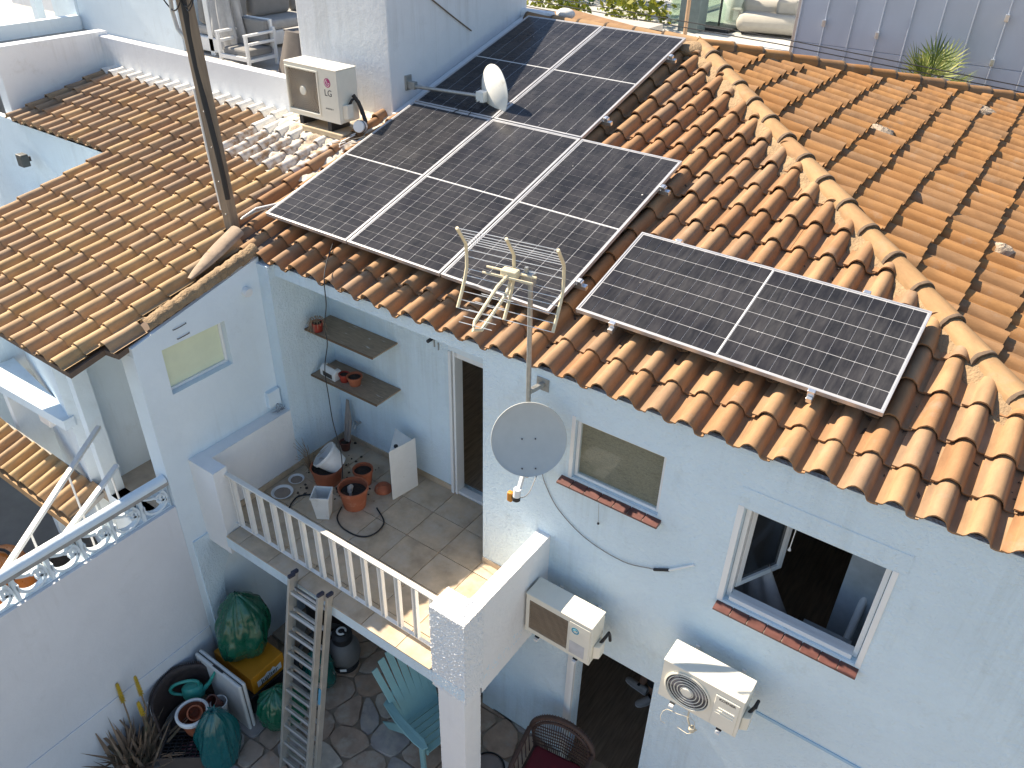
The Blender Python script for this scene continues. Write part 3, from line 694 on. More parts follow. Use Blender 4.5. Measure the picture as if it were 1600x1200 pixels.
# boundary wall with pierced blocks
fw_ = thing('boundary_wall', 'tall white boundary wall topped with pierced scroll blocks and a rounded coping', 'wall', (.2, -3, G))
FI = Matrix.Translation((-.2, 3, -G))
def fp(name, mb, m, parent=None, smooth=0, bev=0):
    mb.v = [tuple(FI @ Vector(q)) for q in mb.v]; return part(name, mb, m, parent or fw_, smooth, bev)
fp('wall', MB().box((.13, -6.5, G-.1), (.258, -1.762, -2.345)), FEN)
fp('wall_plinth', MB().box((.259, -6.5, G-.1), (.272, -1.765, -4.05)), FEN, None, 0, .004)
fp('coping', MB().tube([(.20, -6.5, -2.01), (.20, -1.77, -2.025)], .052, 14), STS, None, 40)
fp('coping_bed', MB().box((.15, -6.5, -2.075), (.25, -1.765, -2.035)), CRETE)
def block_mesh():
    """pierced scroll block, .29 long (local x), .27 tall (local z), .06 deep"""
    b = MB(); d = .055; L, Hh = .29, .262; w_ = .022
    b.box((0, 0, 0), (.028, d, Hh)); b.box((L-.004, 0, 0), (L, d, Hh)); b.box((.028, 0, 0), (L-.004, d, .012)); b.box((.028, 0, Hh-.012), (L-.004, d, Hh))
    def band(pts, wd):
        n = len(pts); vs = []
        for i, p in enumerate(pts):
            q0, q1 = pts[max(0, i-1)], pts[min(n-1, i+1)]; dx, dz = q1[0]-q0[0], q1[1]-q0[1]; l = math.hypot(dx, dz); nx, nz = -dz/l, dx/l
            ww = wd*(1 if i < n-3 else 1+.5*(i-n+4)/3)
            for s, y in ((-1, 0), (1, 0), (1, d), (-1, d)): vs.append((p[0]+nx*s*ww/2, y, p[1]+nz*s*ww/2))
        fs = [(i*4+k, i*4+(k+1) % 4, (i+1)*4+(k+1) % 4, (i+1)*4+k) for i in range(n-1) for k in range(4)]+[(3, 2, 1, 0), ((n-1)*4, (n-1)*4+1, (n-1)*4+2, (n-1)*4+3)]
        b.add(vs, fs)
    c1 = (.150, .135)
    band([(c1[0]+.118*math.cos(a)*1.02, c1[1]+.112*math.sin(a)) for a in [math.pi*(.92+1.35*k/16) for k in range(17)]], w_)
    band([(.262-.05*(k/8)-.03*math.sin(k/8*math.pi), .10+.085*(k/8)) for k in range(9)], w_)
    band([(.20-.045*math.cos(a), .155+.045*math.sin(a)) for a in [math.pi*(.1+1.5*k/10) for k in range(11)]], w_)
    band([(.045+.11*(k/8), .245-.05*math.sin(k/8*math.pi*.5)) for k in range(9)], w_*.9)
    return mesh(b, 'scroll_block', STS, 35)
bm_ = block_mesh()
for i in range(15):
    M = FI @ Matrix.Translation((.222, -1.775-(i+1)*.292, -2.342)) @ Matrix.Rotation(rad(90), 4, 'Z')
    link('scroll_block', bm_, fw_, M)
yw = thing('unseen_shade_wall', 'unseen tall white wall added left of the neighbouring yard to shade it', 'wall', (-6.3, -3.5, G))  # out of view, added to throw shade over the neighbouring yard
part('wall', MB().box((-.12, -4, -.1), (.12, 3.2, 3.9)), STS, yw); part('coping', MB().box((-.16, -4, 3.901), (.16, 3.2, 3.96)), CRETE, yw, 0, .01)
# neighbour's handrails
def rail(name, lab, a, b_, posts, r=.024, double=False):
    e = thing(name, lab, 'handrail', (a[0], a[1], G)); I = Matrix.Translation((-a[0], -a[1], -G))
    mb = MB().beam(a, b_, .05, .035); mb.v = [tuple(I @ Vector(q)) for q in mb.v]; part('top_rail', mb, WMET, e, 0, .004)
    for t, l in posts:
        p = Vector(a).lerp(Vector(b_), t); mb = MB().tube([p, p-Vector((0, 0, l))], .011, 8); mb.v = [tuple(I @ Vector(q)) for q in mb.v]; part('post', mb, WMET, e, 30)
rail('handrail', 'long white metal handrail sloping over the small tiled canopy', (-.95, -1.70, -1.97), (.14, -3.3, -2.10), ((.35, 1.4), (.72, 1.4)))
rail('handrail', 'short white handrail ending at the scroll block wall', (-.28, -1.93, -1.99), (.16, -2.78, -2.07), ((.12, .5), (.8, 1.2)))
oc = thing('orange_object', 'rounded orange plastic object in the dark yard behind the scroll block wall', 'plastic object', (-2.75, -2.62, -4.95), rad(-25))
part('shell', MB().ball((0, 0, .28), (.75, .36, .26), 26, 12), mat('orange_plastic', (.62, .17, .01), .3, coat=.3), oc, 60)
part('rim', MB().tube([(.42*math.cos(a), .2*math.sin(a), .53) for a in [k*math.pi/12 for k in range(24)]], .02, 6, closed=True), BLK, oc, 60)
pb = thing('plant_box', 'pale square box standing in the dark yard next to the orange plastic object', 'box', (-2.62, -1.95, G-.05))
part('box', MB().box((-.13, -.13, 0), (.13, .13, .26)), CRETE, pb, 0, .01); part('soil', MB().box((-.115, -.115, .255), (.115, .115, .268)), SOIL, pb)

# ------------------------------------------------------------------ chimney block beside the panels
cb = thing('stair_tower', 'tall white rendered block rising through the roof behind the wall air conditioner', 'tower', (-.95, 3.4, -1))
CI = Matrix.Translation((.95, -3.4, 1))
def cp(name, mb, m, smooth=0, bev=0): 
    mb.v = [tuple(CI @ Vector(q)) for q in mb.v]; return part(name, mb, m, cb, smooth, bev)
cp('walls', MB().box((-1.655, 2.115, -1), (-.252, 4.75, 1.86)), STW, 0, .012)
cp('pipe', MB().tube([(-.24, 2.55, 1.72), (-.235, 3.2, 1.33), (-.235, 3.55, 1.13)], .008, 6), mat('rusty_cable', (.16, .11, .07), .8), 40)
cp('flashing', MB().beam((-.20, 2.1, .445), (-.20, 4.75, 1.18), .09, .035), STW, 0, .008)

# ------------------------------------------------------------------ solar panels
def panelmat():
    m, t, p = newmat('solar_cell'); ge = nn(t, 'ShaderNodeNewGeometry'); v = ge.outputs['Position']
    mp = nn(t, 'ShaderNodeMapping'); mp.inputs['Rotation'].default_value = (-PT, 0, 0); lk(t, v, mp.inputs['Vector']); v = mp.outputs[0]
    oi = nn(t, 'ShaderNodeObjectInfo')
    base = ramp(t, oi.outputs['Random'], [(0, (.017, .018, .022)), (1, (.023, .023, .028))])
    d1 = tex(t, v, 2.2, 6, .6); d2 = tex(t, v, 26, 4, .7, (1, .13, 1)); d3 = tex(t, v, 90, 3, .6)
    mu = nn(t, 'ShaderNodeMath', operation='MULTIPLY'); lk(t, d1, mu.inputs[0]); lk(t, d2, mu.inputs[1])
    k = ramp(t, mu.outputs[0], [(.16, (.0,)*3), (.40, (.14,)*3)])
    cc = mixc(t, k, base, (.26, .25, .245))
    sp = tex(t, v, 16, 2, .5); k2 = ramp(t, sp, [(.775, (0, 0, 0)), (.80, (.8,)*3)]); cc = mixc(t, k2, cc, (.7, .69, .66))
    lk(t, cc, p.inputs['Base Color']); p.inputs['Roughness'].default_value = .22; p.inputs['Specular IOR Level'].default_value = .09
    return m
CELL = panelmat()
BACK = mat('panel_backsheet', (.40, .40, .41), .4, var=.08, coat=.3)
FRM = mat('panel_frame', (.52, .52, .53), .42, .6, var=.05)
cw, ch = (MW-.05)/6, (ML-.05-.016)/24
cell_me = mesh(MB().prism([(0.003, 0, 0), (cw-.003-.0065, 0, 0), (cw-.0065, .003, 0), (cw-.0065, ch-.0036, 0), (0, ch-.0036, 0), (0, .003, 0)], (0, 0, .0016)), 'cell', CELL, 0)
fb = MB()
for a, b_ in (((0, 0, -.035), (.013, ML, 0)), ((MW-.013, 0, -.035), (MW, ML, 0)), ((.013, 0, -.035), (MW-.013, .013, 0)), ((.013, ML-.013, -.035), (MW-.013, ML, 0))): fb.box(a, b_)
frame_me = mesh(fb, 'frame', FRM, 0)
back_me = mesh(MB().box((.013, .013, -.010), (MW-.013, ML-.013, -.004)), 'backsheet', BACK, 0)
busb = MB().box((.02, ML/2-.006, -.0038), (MW-.02, ML/2+.006, -.0012))
bus_me = mesh(busb, 'centre_strip', mat('panel_white_strip', (.60, .60, .60), .4), 0)
def panel(M, lab, group):
    e = thing('solar_panel', lab, 'solar panel', M=M, group=group)
    link('frame', frame_me, e); link('backsheet', back_me, e); link('centre_strip', bus_me, e)
    for i in range(6):
        for j in range(24):
            y = .025+j*ch+(.016 if j >= 12 else 0)
            link('cell', cell_me, e, Matrix.Translation((.025+.0032+i*cw, y, -.0037)))
    return e
PG = 'solar panels on the hip roof'
labs = ['lower-left solar panel of the large array, nearest the utility pole', 'middle solar panel in the bottom row of the large array', 'lower-right solar panel of the large array, behind the television aerial',
        'upper solar panel beside the white tower, partly in its shadow', 'upper-right solar panel reaching the ridge of the roof']
for (u, v, _, _), lb in zip(PANELS, labs): panel(Mfront @ Matrix.Translation((u, v, 0)), lb, PG)
panel(Mfront @ Matrix.Translation((LAND[0]+ML, LAND[1], .0)) @ Matrix.Rotation(rad(90), 4, 'Z'), 'single solar panel lying crosswise near the hip, apart from the array', PG)
rl = thing('mounting_rails', 'aluminium mounting rails and clamps under the solar panels', 'rail', M=Mfront @ Matrix.Translation((0, 0, -.1)))
for v, u1 in ((.42, 3.33), (1.85, 3.33), (ML+.44, 2.25), (2*ML-.42, 2.25)): part('rail', MB().box((-.06, v-.02, .025), (u1, v+.02, .064)), ALU, rl, 0, .003)
for u in (LAND[0]+.33, LAND[0]+ML-.45): part('rail', MB().box((u-.02, LAND[1]-.06, .025), (u+.02, LAND[1]+MW+.06, .064)), ALU, rl, 0, .003)
for u, v in [(3.27, .42), (3.27, 1.85), (2.19, ML+.44), (2.19, 2*ML-.42)]: part('clamp', MB().box((u-.015, v-.022, .064), (u+.025, v+.022, .098)).box((u-.022, v-.022, .1015), (u+.012, v+.022, .106)), ALU, rl, 0, .003)
for u in (LAND[0]+.33, LAND[0]+ML-.45):
    for v in (LAND[1]-.017, LAND[1]+MW+.017): part('clamp', MB().box((u-.025, v-.016, .064), (u+.025, v+.016, .106)), ALU, rl, 0, .003)
# ------------------------------------------------------------------ air conditioners
GREY = mat('grille_grey', (.20, .17, .15), .6); DGR = mat('grille_dark', (.045, .04, .038), .7); FANM = mat('fan_plastic', (.12, .105, .10), .5)
MAG = mat('magenta_print', (.42, .03, .16), .5, var=.02); INK = mat('black_print', (.03, .03, .035), .5, var=.02); TEAL = mat('teal_print', (.02, .28, .42), .5, var=.02); WPR = mat('white_print', (.85, .85, .83), .5, var=.02)
FRONT = lambda x, y, z: frame((x, y, z), Vector((1, 0, 0)), Vector((0, 0, 1)), Vector((0, -1, 0)))   # text on a face looking to -y
def ac_unit(lab, loc, Wd, Hd, Dd, style, m=ACW):
    e = thing('air_conditioner', lab, 'air conditioner', loc, group='outdoor air conditioner units'); x0, x1 = -Wd/2, Wd/2
    if style == 'bars': gx0, gx1, gz0, gz1 = x0+.035, x0+.42, .05, Hd-.055
    elif style == 'rings': gx0, gx1, gz0, gz1 = x0+.04, x0+.40, .035, Hd-.04
    else: gx0, gx1, gz0, gz1 = x0+.03, x0+.50, .06, Hd-.05
    hole = [(gx0, gx1, gz0, gz1)] if style != 'rings' else []
    c = wall(x0, x1, 0, Hd, 0, .03, hole)
    c.box((x0+.0, .0302, 0), (x1, Dd, Hd))
    part('casing', c, m, e, 0, .010 if style != 'bars' else .006)
    part('lid', MB().box((x0-.004, -.006, Hd+.0005), (x1+.004, Dd+.004, Hd+.014)), m, e, 0, .006)
    if style == 'bars':
        part('grille_backing', MB().box((gx0, .026, gz0), (gx1, .0295, gz1)), DGR, e)
        b = MB(); n = 34
        for i in range(n): x = gx0+(gx1-gx0)*(i+.5)/n; b.box((x-.0022, -.002, gz0), (x+.0022, .006, gz1))
        for i in range(7): z = gz0+(gz1-gz0)*(i+.5)/7; b.box((gx0, .0062, z-.002), (gx1, .009, z+.002))
        part('grille', b, mat('grille_tan', (.34, .27, .20), .5), e)
        pn = part('service_panel', MB().box((gx1+.02, -.008, .02), (x1-.012, -.0005, Hd-.03)), m, e, 0, .004)
        cx, cz = gx1+.075, Hd-.115
        part('emblem', MB().lathe([(.024, 0), (.036, 0), (.036, .001), (.024, .001), (.024, 0)], 24, axis_to((cx, -.0082, cz), (0, -1, 0))).tube([(cx+.014*math.cos(a), -.009, cz+.014*math.sin(a)) for a in [k*.45 for k in range(9)]], .004, 5), TEAL, e)
        part('caution_label', MB().box((gx1+.03, -.0092, .05), (x1-.05, -.0082, .20)), mat('grey_label', (.52, .52, .53), .6), e)
    elif style == 'rings':
        cx, cz, r = (gx0+gx1)/2, Hd/2+.0, min(gx1-gx0, gz1-gz0)/2
        part('fan_ring', MB().lathe([(r+.012, 0), (r+.016, .010), (r+.004, .014), (r, .004)], 40, axis_to((cx, -.0005, cz), (0, -1, 0))), m, e, 40)
        part('fan_well', MB().lathe([(.001, 0), (r, 0), (r, .003)], 40, axis_to((cx, -.001, cz), (0, -1, 0))), DGR, e, 40)
        b = MB()
        for k in range(5): rr = r*(.30+.155*k); b.tube([(cx+rr*math.cos(a), -.010, cz+rr*math.sin(a)) for a in [j*2*math.pi/36 for j in range(36)]], .0038, 5, closed=True)
        part('fan_guard', b, m, e, 40)
        b = MB()
        for k in range(60): a = k*2*math.pi/60; b.beam((cx+r*.25*math.cos(a), -.006, cz+r*.25*math.sin(a)), (cx+r*.99*math.cos(a), -.006, cz+r*.99*math.sin(a)), .0016, .0016, (0, 1, 0))
        part('guard_spokes', b, mat('spoke_grey', (.42, .39, .38), .5), e)
        b = MB()
        for k in range(3):
            a = k*2*math.pi/3; pts = [Vector((cx+rr*math.cos(a+t), -.004, cz+rr*math.sin(a+t))) for rr, t in ((.05, 0), (r*.93, .15), (r*.93, 1.15), (.05, .9))]; b.prism(pts, (0, .002, 0))
        part('fan_blades', b, mat('fan_blade', (.30, .26, .26), .5), e)
        part('fan_hub', MB().lathe([(.001, .014), (.040, .012), (.046, .004), (.046, 0)], 24, axis_to((cx, -.006, cz), (0, -1, 0))), m, e, 40)
        part('service_panel', MB().box((gx1+.035, -.010, .012), (x1-.022, -.0005, Hd-.055)), m, e, 0, .006)
        txt('KOSNER', .034, INK, e, FRONT(gx1+.035+(x1-.022-gx1-.035)/2, -.0112, Hd-.085), 'brand_lettering', bold=.0006)
        b = MB()
        for k in range(3): z = Hd*.58-k*.032; b.beam((gx1+.075-.01*k, -.0125, z), (x1-.045, -.0125, z-.0), .006, .004)
        part('panel_ribs', b, m, e, 0, .0015)
    else:
        cx, cz = (gx0+gx1)/2, (gz0+gz1)/2; r = min(gx1-gx0, gz1-gz0)/2
        part('grille_backing', MB().box((gx0, .026, gz0), (gx1, .0295, gz1)), mat('grille_brown', (.15, .125, .105), .6), e)
        b = MB()
        for k in range(13):
            rr = .035+.021*k; pts = [(cx+rr*math.cos(a), cz+rr*math.sin(a)) for a in [j*2*math.pi/48 for j in range(48)]]
            for j in range(48):
                p, q = pts[j], pts[(j+1) % 48]
                if all(gx0 < w_[0] < gx1 and gz0 < w_[1] < gz1 for w_ in (p, q)): b.beam((p[0], .004, p[1]), (q[0], .004, q[1]), .005, .004, (0, 1, 0))
        for k in range(44):
            a = k*2*math.pi/44; L = min((gx1-gx0)/2/max(1e-3, abs(math.cos(a))), (gz1-gz0)/2/max(1e-3, abs(math.sin(a))))*.99
            b.beam((cx+.03*math.cos(a), .009, cz+.03*math.sin(a)), (cx+L*math.cos(a), .009, cz+L*math.sin(a)), .006, .003, (0, 1, 0))
        part('grille', b, mat('grille_beige', (.50, .43, .34), .5), e)
        part('grille_frame', MB().box((gx0-.02, -.012, gz0-.02), (gx0, -.0005, gz1+.02)).box((gx1, -.012, gz0-.02), (gx1+.02, -.0005, gz1+.02)).box((gx0, -.012, gz0-.02), (gx1, -.0005, gz0)).box((gx0, -.012, gz1), (gx1, -.0005, gz1+.02)), m, e, 0, .004)
        part('fan_hub', MB().lathe([(.001, .012), (.045, .010), (.05, 0)], 24, axis_to((cx, -.001, cz), (0, -1, 0))), m, e, 40)
        lx = (gx1+.02+x1)/2-.005; lz_ = Hd*.76
        part('emblem', MB().lathe([(.001, .0008), (.048, .0008), (.048, 0)], 28, axis_to((lx, -.0012, lz_), (0, -1, 0))), MAG, e)
        part('emblem_ring', MB().tube([(lx+.033*math.cos(a), -.0024, lz_+.033*math.sin(a)) for a in [math.pi*(.55+1.42*j/24) for j in range(25)]], .0034, 5).tube([(lx+.033, -.0024, lz_-.001), (lx+.012, -.0024, lz_-.001)], .003, 5).tube([(lx-.003, -.0024, lz_+.020), (lx-.003, -.0024, lz_-.014), (lx+.010, -.0024, lz_-.014)], .003, 5).tube([(lx-.018, -.0024, lz_+.012), (lx-.017, -.0024, lz_+.012)], .006, 6), WPR, e)
        txt('LG', .095, INK, e, FRONT(lx, -.0012, Hd*.56), 'brand_lettering')
        txt('INVERTER V', .022, INK, e, FRONT(lx, -.0012, Hd*.26), 'model_lettering')
    # pipe side
    part('valve_cover', MB().prism([(x1+.001, .05, .04), (x1+.055, .07, .05), (x1+.055, .16, .05), (x1+.001, .18, .04), (x1+.001, .18, .17), (x1+.03, .16, .19), (x1+.03, .07, .19), (x1+.001, .05, .17)][:4], (0, 0, .15)), m, e, 0, .006)
    part('pipe', MB().tube([(x1+.02, .12, .17), (x1+.05, .15, .24), (x1+.055, .21, .25), (x1+.045, .26, .16), (x1+.04, .29, .06)], .014, 8), BLK, e, 40)
    return e
def wall_bracket(e, Wd, Dd, gap):
    for s in (-.30, .30):
        part('bracket', MB().box((Wd*s-.017, -.035, -.035), (Wd*s+.017, Dd+gap-.003, -.012)).box((Wd*s-.017, Dd+gap-.02, -.011), (Wd*s+.017, Dd+gap-.003, .30)), WMET, e, 0, .003)
        part('foot', MB().box((Wd*s-.022, -.012, -.0115), (Wd*s+.022, .05, -.0005)), BLK, e, 0, .003)
a1 = ac_unit('wall air conditioner with a blue ring emblem, beside the balcony pillar', (3.925, -.70, -2.745), .645, .455, .215, 'bars'); wall_bracket(a1, .645, .215, .165)
a2 = ac_unit('wall air conditioner with round ringed fan, under the open window', (5.20, -.705, -2.59), .645, .42, .225, 'rings'); wall_bracket(a2, .645, .225, .16)
part('loose_wire', MB().tube([(-.06, .02, -.01), (-.05, -.01, -.07), (-.02, -.02, -.13), (.03, .0, -.17), (.0, .03, -.22)], .009, 6).tube([(-.12+.14*math.sin(t), -.02+.02*math.cos(3*t), -.15-.11*math.cos(t*1.1)) for t in [k*.4 for k in range(15)]], .0022, 5).ball((.0, -.01, -.17), (.03, .03, .035), 8, 6), mat('cream_wire', (.60, .53, .40), .6), a2, 50)
a3 = ac_unit('large air conditioner with fan grille standing on the roof in front of the white tower', (-.85, 1.50, .425), .80, .545, .30, 'square')
for s in (-.28, .28): part('foot', MB().box((.8*s-.03, .0, -.10), (.8*s+.03, .28, -.001)), BLK, a3, 0, .004)
part('base_slab', MB().box((-.20, -.03, -.16), (.44, .27, -.101)), mat('base_concrete', (.5, .40, .27), .9), a3, 0, .01)
jb = thing('junction_drum', 'white round junction drum lying beside the roof air conditioner', 'drum', (-.285, 1.66, .33))
part('body', MB().lathe([(.001, 0), (.062, 0), (.065, .01), (.065, .10), (.06, .11), (.001, .11)], 24, axis_to((0, 0, .07), (.35, -.85, .25))), PVC, jb, 40)
part('rim', MB().lathe([(.068, .07), (.070, .075), (.070, .085), (.068, .09)], 24, axis_to((0, 0, .07), (.35, -.85, .25))), BLK, jb, 40)
part('conduit', MB().tube([(.0, .06, .10), (-.06, .08, .20), (-.09, .06, .30), (-.12, .02, .38)], .022, 8), BLK, jb, 40)
part('loose_wire', MB().tube([(-.06, -.05, 0), (-.14, -.20, -.06), (-.20, -.30, -.07), (-.12, -.36, -.09), (-.02, -.25, -.04)], .006, 6).tube([(-.02, -.1, 0), (-.08, -.26, -.05), (-.03, -.34, -.08), (.05, -.22, -.03)], .006, 6), PVC, jb, 40)

# ------------------------------------------------------------------ dishes, aerial, pole
def dish_part(e, R_, dep, M, m, mb_=None):
    prof = [(R_*t+1e-4, dep*t*t) for t in [i/9 for i in range(10)]]
    pr2 = prof+[(R_+.004, dep+.003), (R_+.006, dep-.004)]+[(R_*t+1e-4, dep*t*t-.006) for t in [1-i/9 for i in range(10)]]
    return part('reflector', MB().lathe(pr2, 48, M), m, e, 50)
DSH = mat('dish_grey', (.46, .48, .465), .45, var=.06, coat=.1); DSW = mat('dish_white', (.76, .75, .70), .5, var=.06, c2=(.5, .46, .38), s2=6, thr=(.6, .75))
bd = thing('satellite_dish', 'large grey satellite dish on a mast fixed to the facade', 'satellite dish', (3.42, -.49, -1.25)); BI = Matrix.Translation((-3.42, .49, 1.25))
cvec = (CV-Vector((3.555, -.69, -.67))).normalized()
nD = Vector((.54, -.70, .42)).normalized()
dM = BI @ axis_to(Vector((3.545, -.675, -.685))-nD*.03, nD)
dish_part(bd, .278, .035, dM, DSH)
for bx_, by_, bz_ in ((.05, 0, .002), (-.05, 0, .002), (.05, -.22, .03), (-.05, -.22, .03)): part('bolt', MB().lathe([(.001, .006), (.006, .005), (.006, 0)], 8, dM @ Matrix.Translation((bx_, by_, bz_))), INK, bd)
part('mast', MB().tube([(0, 0, .02), (-.03, -.005, 1.75)], .019, 10), GALV, bd, 40)
part('wall_bracket', MB().beam((-.005, 0, .845), (.01, .165, .83), .035, .035).box((-.05, .160, .77), (.06, .169, .88)), GALV, bd, 0, .002)
part('wall_bracket', MB().beam((0, -.02, .06), (.015, .165, .09), .035, .035).box((-.04, .160, .03), (.06, .169, .14)), GALV, bd, 0, .002)
part('feed_arm', MB().beam((.145, -.27, .31), (.14, -.33, .16), .03, .03), PVC, bd, 0, .003)
part('feed_horn', MB().tube([(.14, -.34, .20), (.138, -.345, .13)], .030, 12).tube([(.138, -.345, .13), (.137, -.35, .09)], .022, 10), PVC, bd, 40)
part('feed_cap', MB().tube([(.137, -.346, .125), (.137, -.347, .095)], .032, 12), BLK, bd, 40)
part('amber_cover', MB().box((.062, -.37, .06), (.105, -.33, .15)), mat('amber_plastic', (.55, .22, .02), .4), bd, 0, .01)
part('cable', MB().tube(cr([(.14, -.34, .10), (.15, -.20, .06), (.06, .10, .05), (.08, .155, -.12), (.22, .158, -.33), (.50, .158, -.50), (.85, .158, -.55), (1.12, .158, -.47)]), .004, 6), mat('grey_cable', (.25, .25, .25), .6), bd, 40)
part('cable_plug', MB().tube([(1.12, .155, -.47), (1.24, .155, -.40)], .012, 8), BLK, bd, 40)
part('cable_tail', MB().tube([(1.24, .155, -.40), (1.36, .157, -.29), (1.42, .165, -.24)], .009, 8), PVC, bd, 40)
sd = thing('satellite_dish', 'small white satellite dish on an arm out of the tower, over the panels', 'satellite dish', (-.25, 2.39, .73))
ax = Vector((.40, .90, .02)).normalized()
dM = axis_to(Vector((1.13, .02, .075)), ax)
dish_part(sd, .27, .065, dM, DSW)
part('arm', MB().tube([(.0, 0, 0), (.10, 0, -.02), (1.05, -.02, .03)], [.014, .02, .02], 10), GALV, sd, 40)
part('wall_plate', MB().box((.0, -.05, -.07), (.02, .05, .09)).box((.02, -.03, -.05), (.12, .03, .03)), GALV, sd, 0, .003)
part('mount', MB().box((1.0, -.05, -.03), (1.10, .04, .08)), DSW, sd, 0, .008)
part('cable', MB().tube([(1.04, -.02, .01), (.72, -.35, -.21), (.35, -.74, -.31), (.02, -1.06, -.40), (-.12, -1.12, -.44)], .005, 6).tube([(1.05, -.04, -.01), (1.02, -.32, -.20), (.62, -.75, -.31), (.14, -1.08, -.40)], .005, 6), BLK, sd, 40)

an = thing('television_aerial', 'cream television aerial with a bent rod reflector, on top of the facade mast', 'antenna', (3.39, -.50, .50))
aa = rad(9); rx = Vector((math.cos(aa), math.sin(aa), 0)); fy_ = Vector((math.sin(aa), -math.cos(aa), 0)); up_ = Vector((0, 0, 1))
CRM = mat('cream_plastic', (.70, .61, .42), .55, var=.15, c2=(.36, .26, .14), s2=9, thr=(.62, .75)); ROD = mat('aluminium_rod', (.78, .76, .72), .35, .6)
hub = rx*-.13+up_*.03
prof_ = [(-.10, .33), (-.06, .25), (-.02, .17), (0, .10), (.0, 0), (-.0, -.08), (-.02, -.16), (-.05, -.24), (-.09, -.33)]
prof_ = [(.12, .30), (.07, .235), (.035, .19), (.0, .14), (-.01, .04), (-.01, -.04), (.02, -.12), (.07, -.21), (.13, -.30)]
for s in (-.37, 0, .37):
    part('reflector_rib', MB().tube([hub+rx*s+fy_*a+up_*b for a, b in prof_], .0125, 8), CRM, an, 40)
b = MB()
for k in range(15):
    t = k/14*(len(prof_)-1); i = min(int(t), len(prof_)-2); f_ = t-i; a = prof_[i][0]*(1-f_)+prof_[i+1][0]*f_; c = prof_[i][1]*(1-f_)+prof_[i+1][1]*f_
    if abs(c) < .03: continue
    b.tube([hub+rx*-.38+fy_*a+up_*c, hub+rx*.38+fy_*a+up_*c], .0028, 5)
part('reflector_rods', b, ROD, an, 40)
part('junction_box', MB().cbox((0, 0, 0), (.12, .07, .06), Matrix.Translation(hub+fy_*.05+up_*.02) @ Matrix.Rotation(aa, 4, 'Z')), CRM, an, 0, .008)
part('boom', MB().tube([hub+fy_*.05+up_*.02, hub+fy_*.20+up_*-.02+rx*-.02, hub+fy_*.52+up_*-.13+rx*-.02, hub+fy_*.56+up_*-.17+rx*-.01, hub+fy_*.50+up_*-.19+rx*.02, hub+fy_*.14+up_*-.09+rx*.02, hub+fy_*.03+up_*-.03], .0125, 8), CRM, an, 40)
for q, L in ((.03, .19), (.09, .19)): part('dipole', MB().tube([hub+fy_*q+rx*-L+up_*(.03-q*.3), hub+fy_*q+rx*L+up_*(.03-q*.3)], .009, 8), CRM, an, 40)
for q in (.24, .33, .42, .49, .55): part('director', MB().tube([hub+fy_*q+rx*-.12+up_*(-.20*q-.03), hub+fy_*q+rx*.12+up_*(-.20*q-.03)], .0028, 5), ROD, an, 40)
part('clamp', MB().box((-.06, -.03, -.02), (.03, .03, .06)).tube([(-.03, 0, -.02), (-.03, -.005, .10)], .016, 8), GALV, an, 0, .003)

pl = thing('utility_pole', 'leaning weathered utility pole with black cables rising from the roof edge', 'pole', (-.33, -.16, -.28))
PLM = mat('weathered_pole', (.26, .20, .14), .85, var=.3, vs=6, stretch=(6, 6, .6), bump=.3, bs=30)
tp = Vector((-.135, .0, 3.2)); 
part('shaft', MB().beam((0, 0, 0), tp, .095, .12), PLM, pl, 0, .01)
for k in range(7): p = tp*(.08+k*.1); part('bolt', MB().ball(p+Vector((.03, -.062, 0)), .008, 8, 6), GALV, pl, 40)
part('black_cable', MB().tube([tp*t+Vector((.058+.03*math.sin(t*9), -.045, 0)) for t in [.13, .2, .28, .33, .41, .5, .58, .66, .72, .80, .9]], .026, 8), BLK, pl, 40)
part('white_conduit', MB().tube([(-.085, -.03, .27), (-.11, -.04, .85), (-.135, -.04, 1.4)], .014, 8), PVC, pl, 40)
part('foot_bracket', MB().box((-.06, -.09, -.06), (.08, .06, .03)), CRETE, pl, 0, .01)
b = MB()
for k, (rr, c) in enumerate(((.14, (-.20, -.05, 2.14)), (.10, (-.16, -.06, 2.20)), (.12, (.02, -.07, 2.18)), (.08, (.05, -.08, 2.12)))):
    b.tube([(c[0]+rr*math.cos(a), c[1]+.02*math.sin(a*2), c[2]+rr*.8*math.sin(a)) for a in [j*2*math.pi/18 for j in range(18)]], .006, 6, closed=True)
part('cable_coils', b, BLK, pl, 40)
part('steel_arm', MB().tube([(-.22, -.03, 2.3), (-.25, -.03, 2.02), (-.22, -.03, 1.88), (-.12, -.03, 1.80), (-.05, -.02, 1.80)], .018, 8), mat('pale_steel', (.55, .55, .52), .5), pl, 40)
ca = thing('conduit_run', 'thin grey cables running from the pole to the lower-left solar panel', 'cable', (-.26, -.1, -.1))
part('cable', MB().tube([(0, 0, 0), (.10, .10, .07), (.16, .25, .09), (.28, .50, .13)], .011, 6), GALV, ca, 40)
part('cable', MB().tube([(.02, .0, .02), (.10, .12, .10), (.18, .30, .11), (.26, .52, .15)], .009, 6), PVC, ca, 40)
hc = thing('hanging_cable', 'thin black cable hanging from the eave down to the balcony pots', 'cable', (1.2, -.4, -1.2))
part('cable', MB().tube(cr([(-.32, .42, 1.12), (-.10, .12, 1.09), (.04, -.05, 1.03), (.04, -.06, .80), (-.03, -.05, .55), (-.02, -.05, .38), (-.16, .0, .02), (-.19, .03, -.35), (-.2, .05, -.65), (-.14, .05, -1.0), (-.1, .0, -1.3)]), .005, 6), BLK, hc, 40)
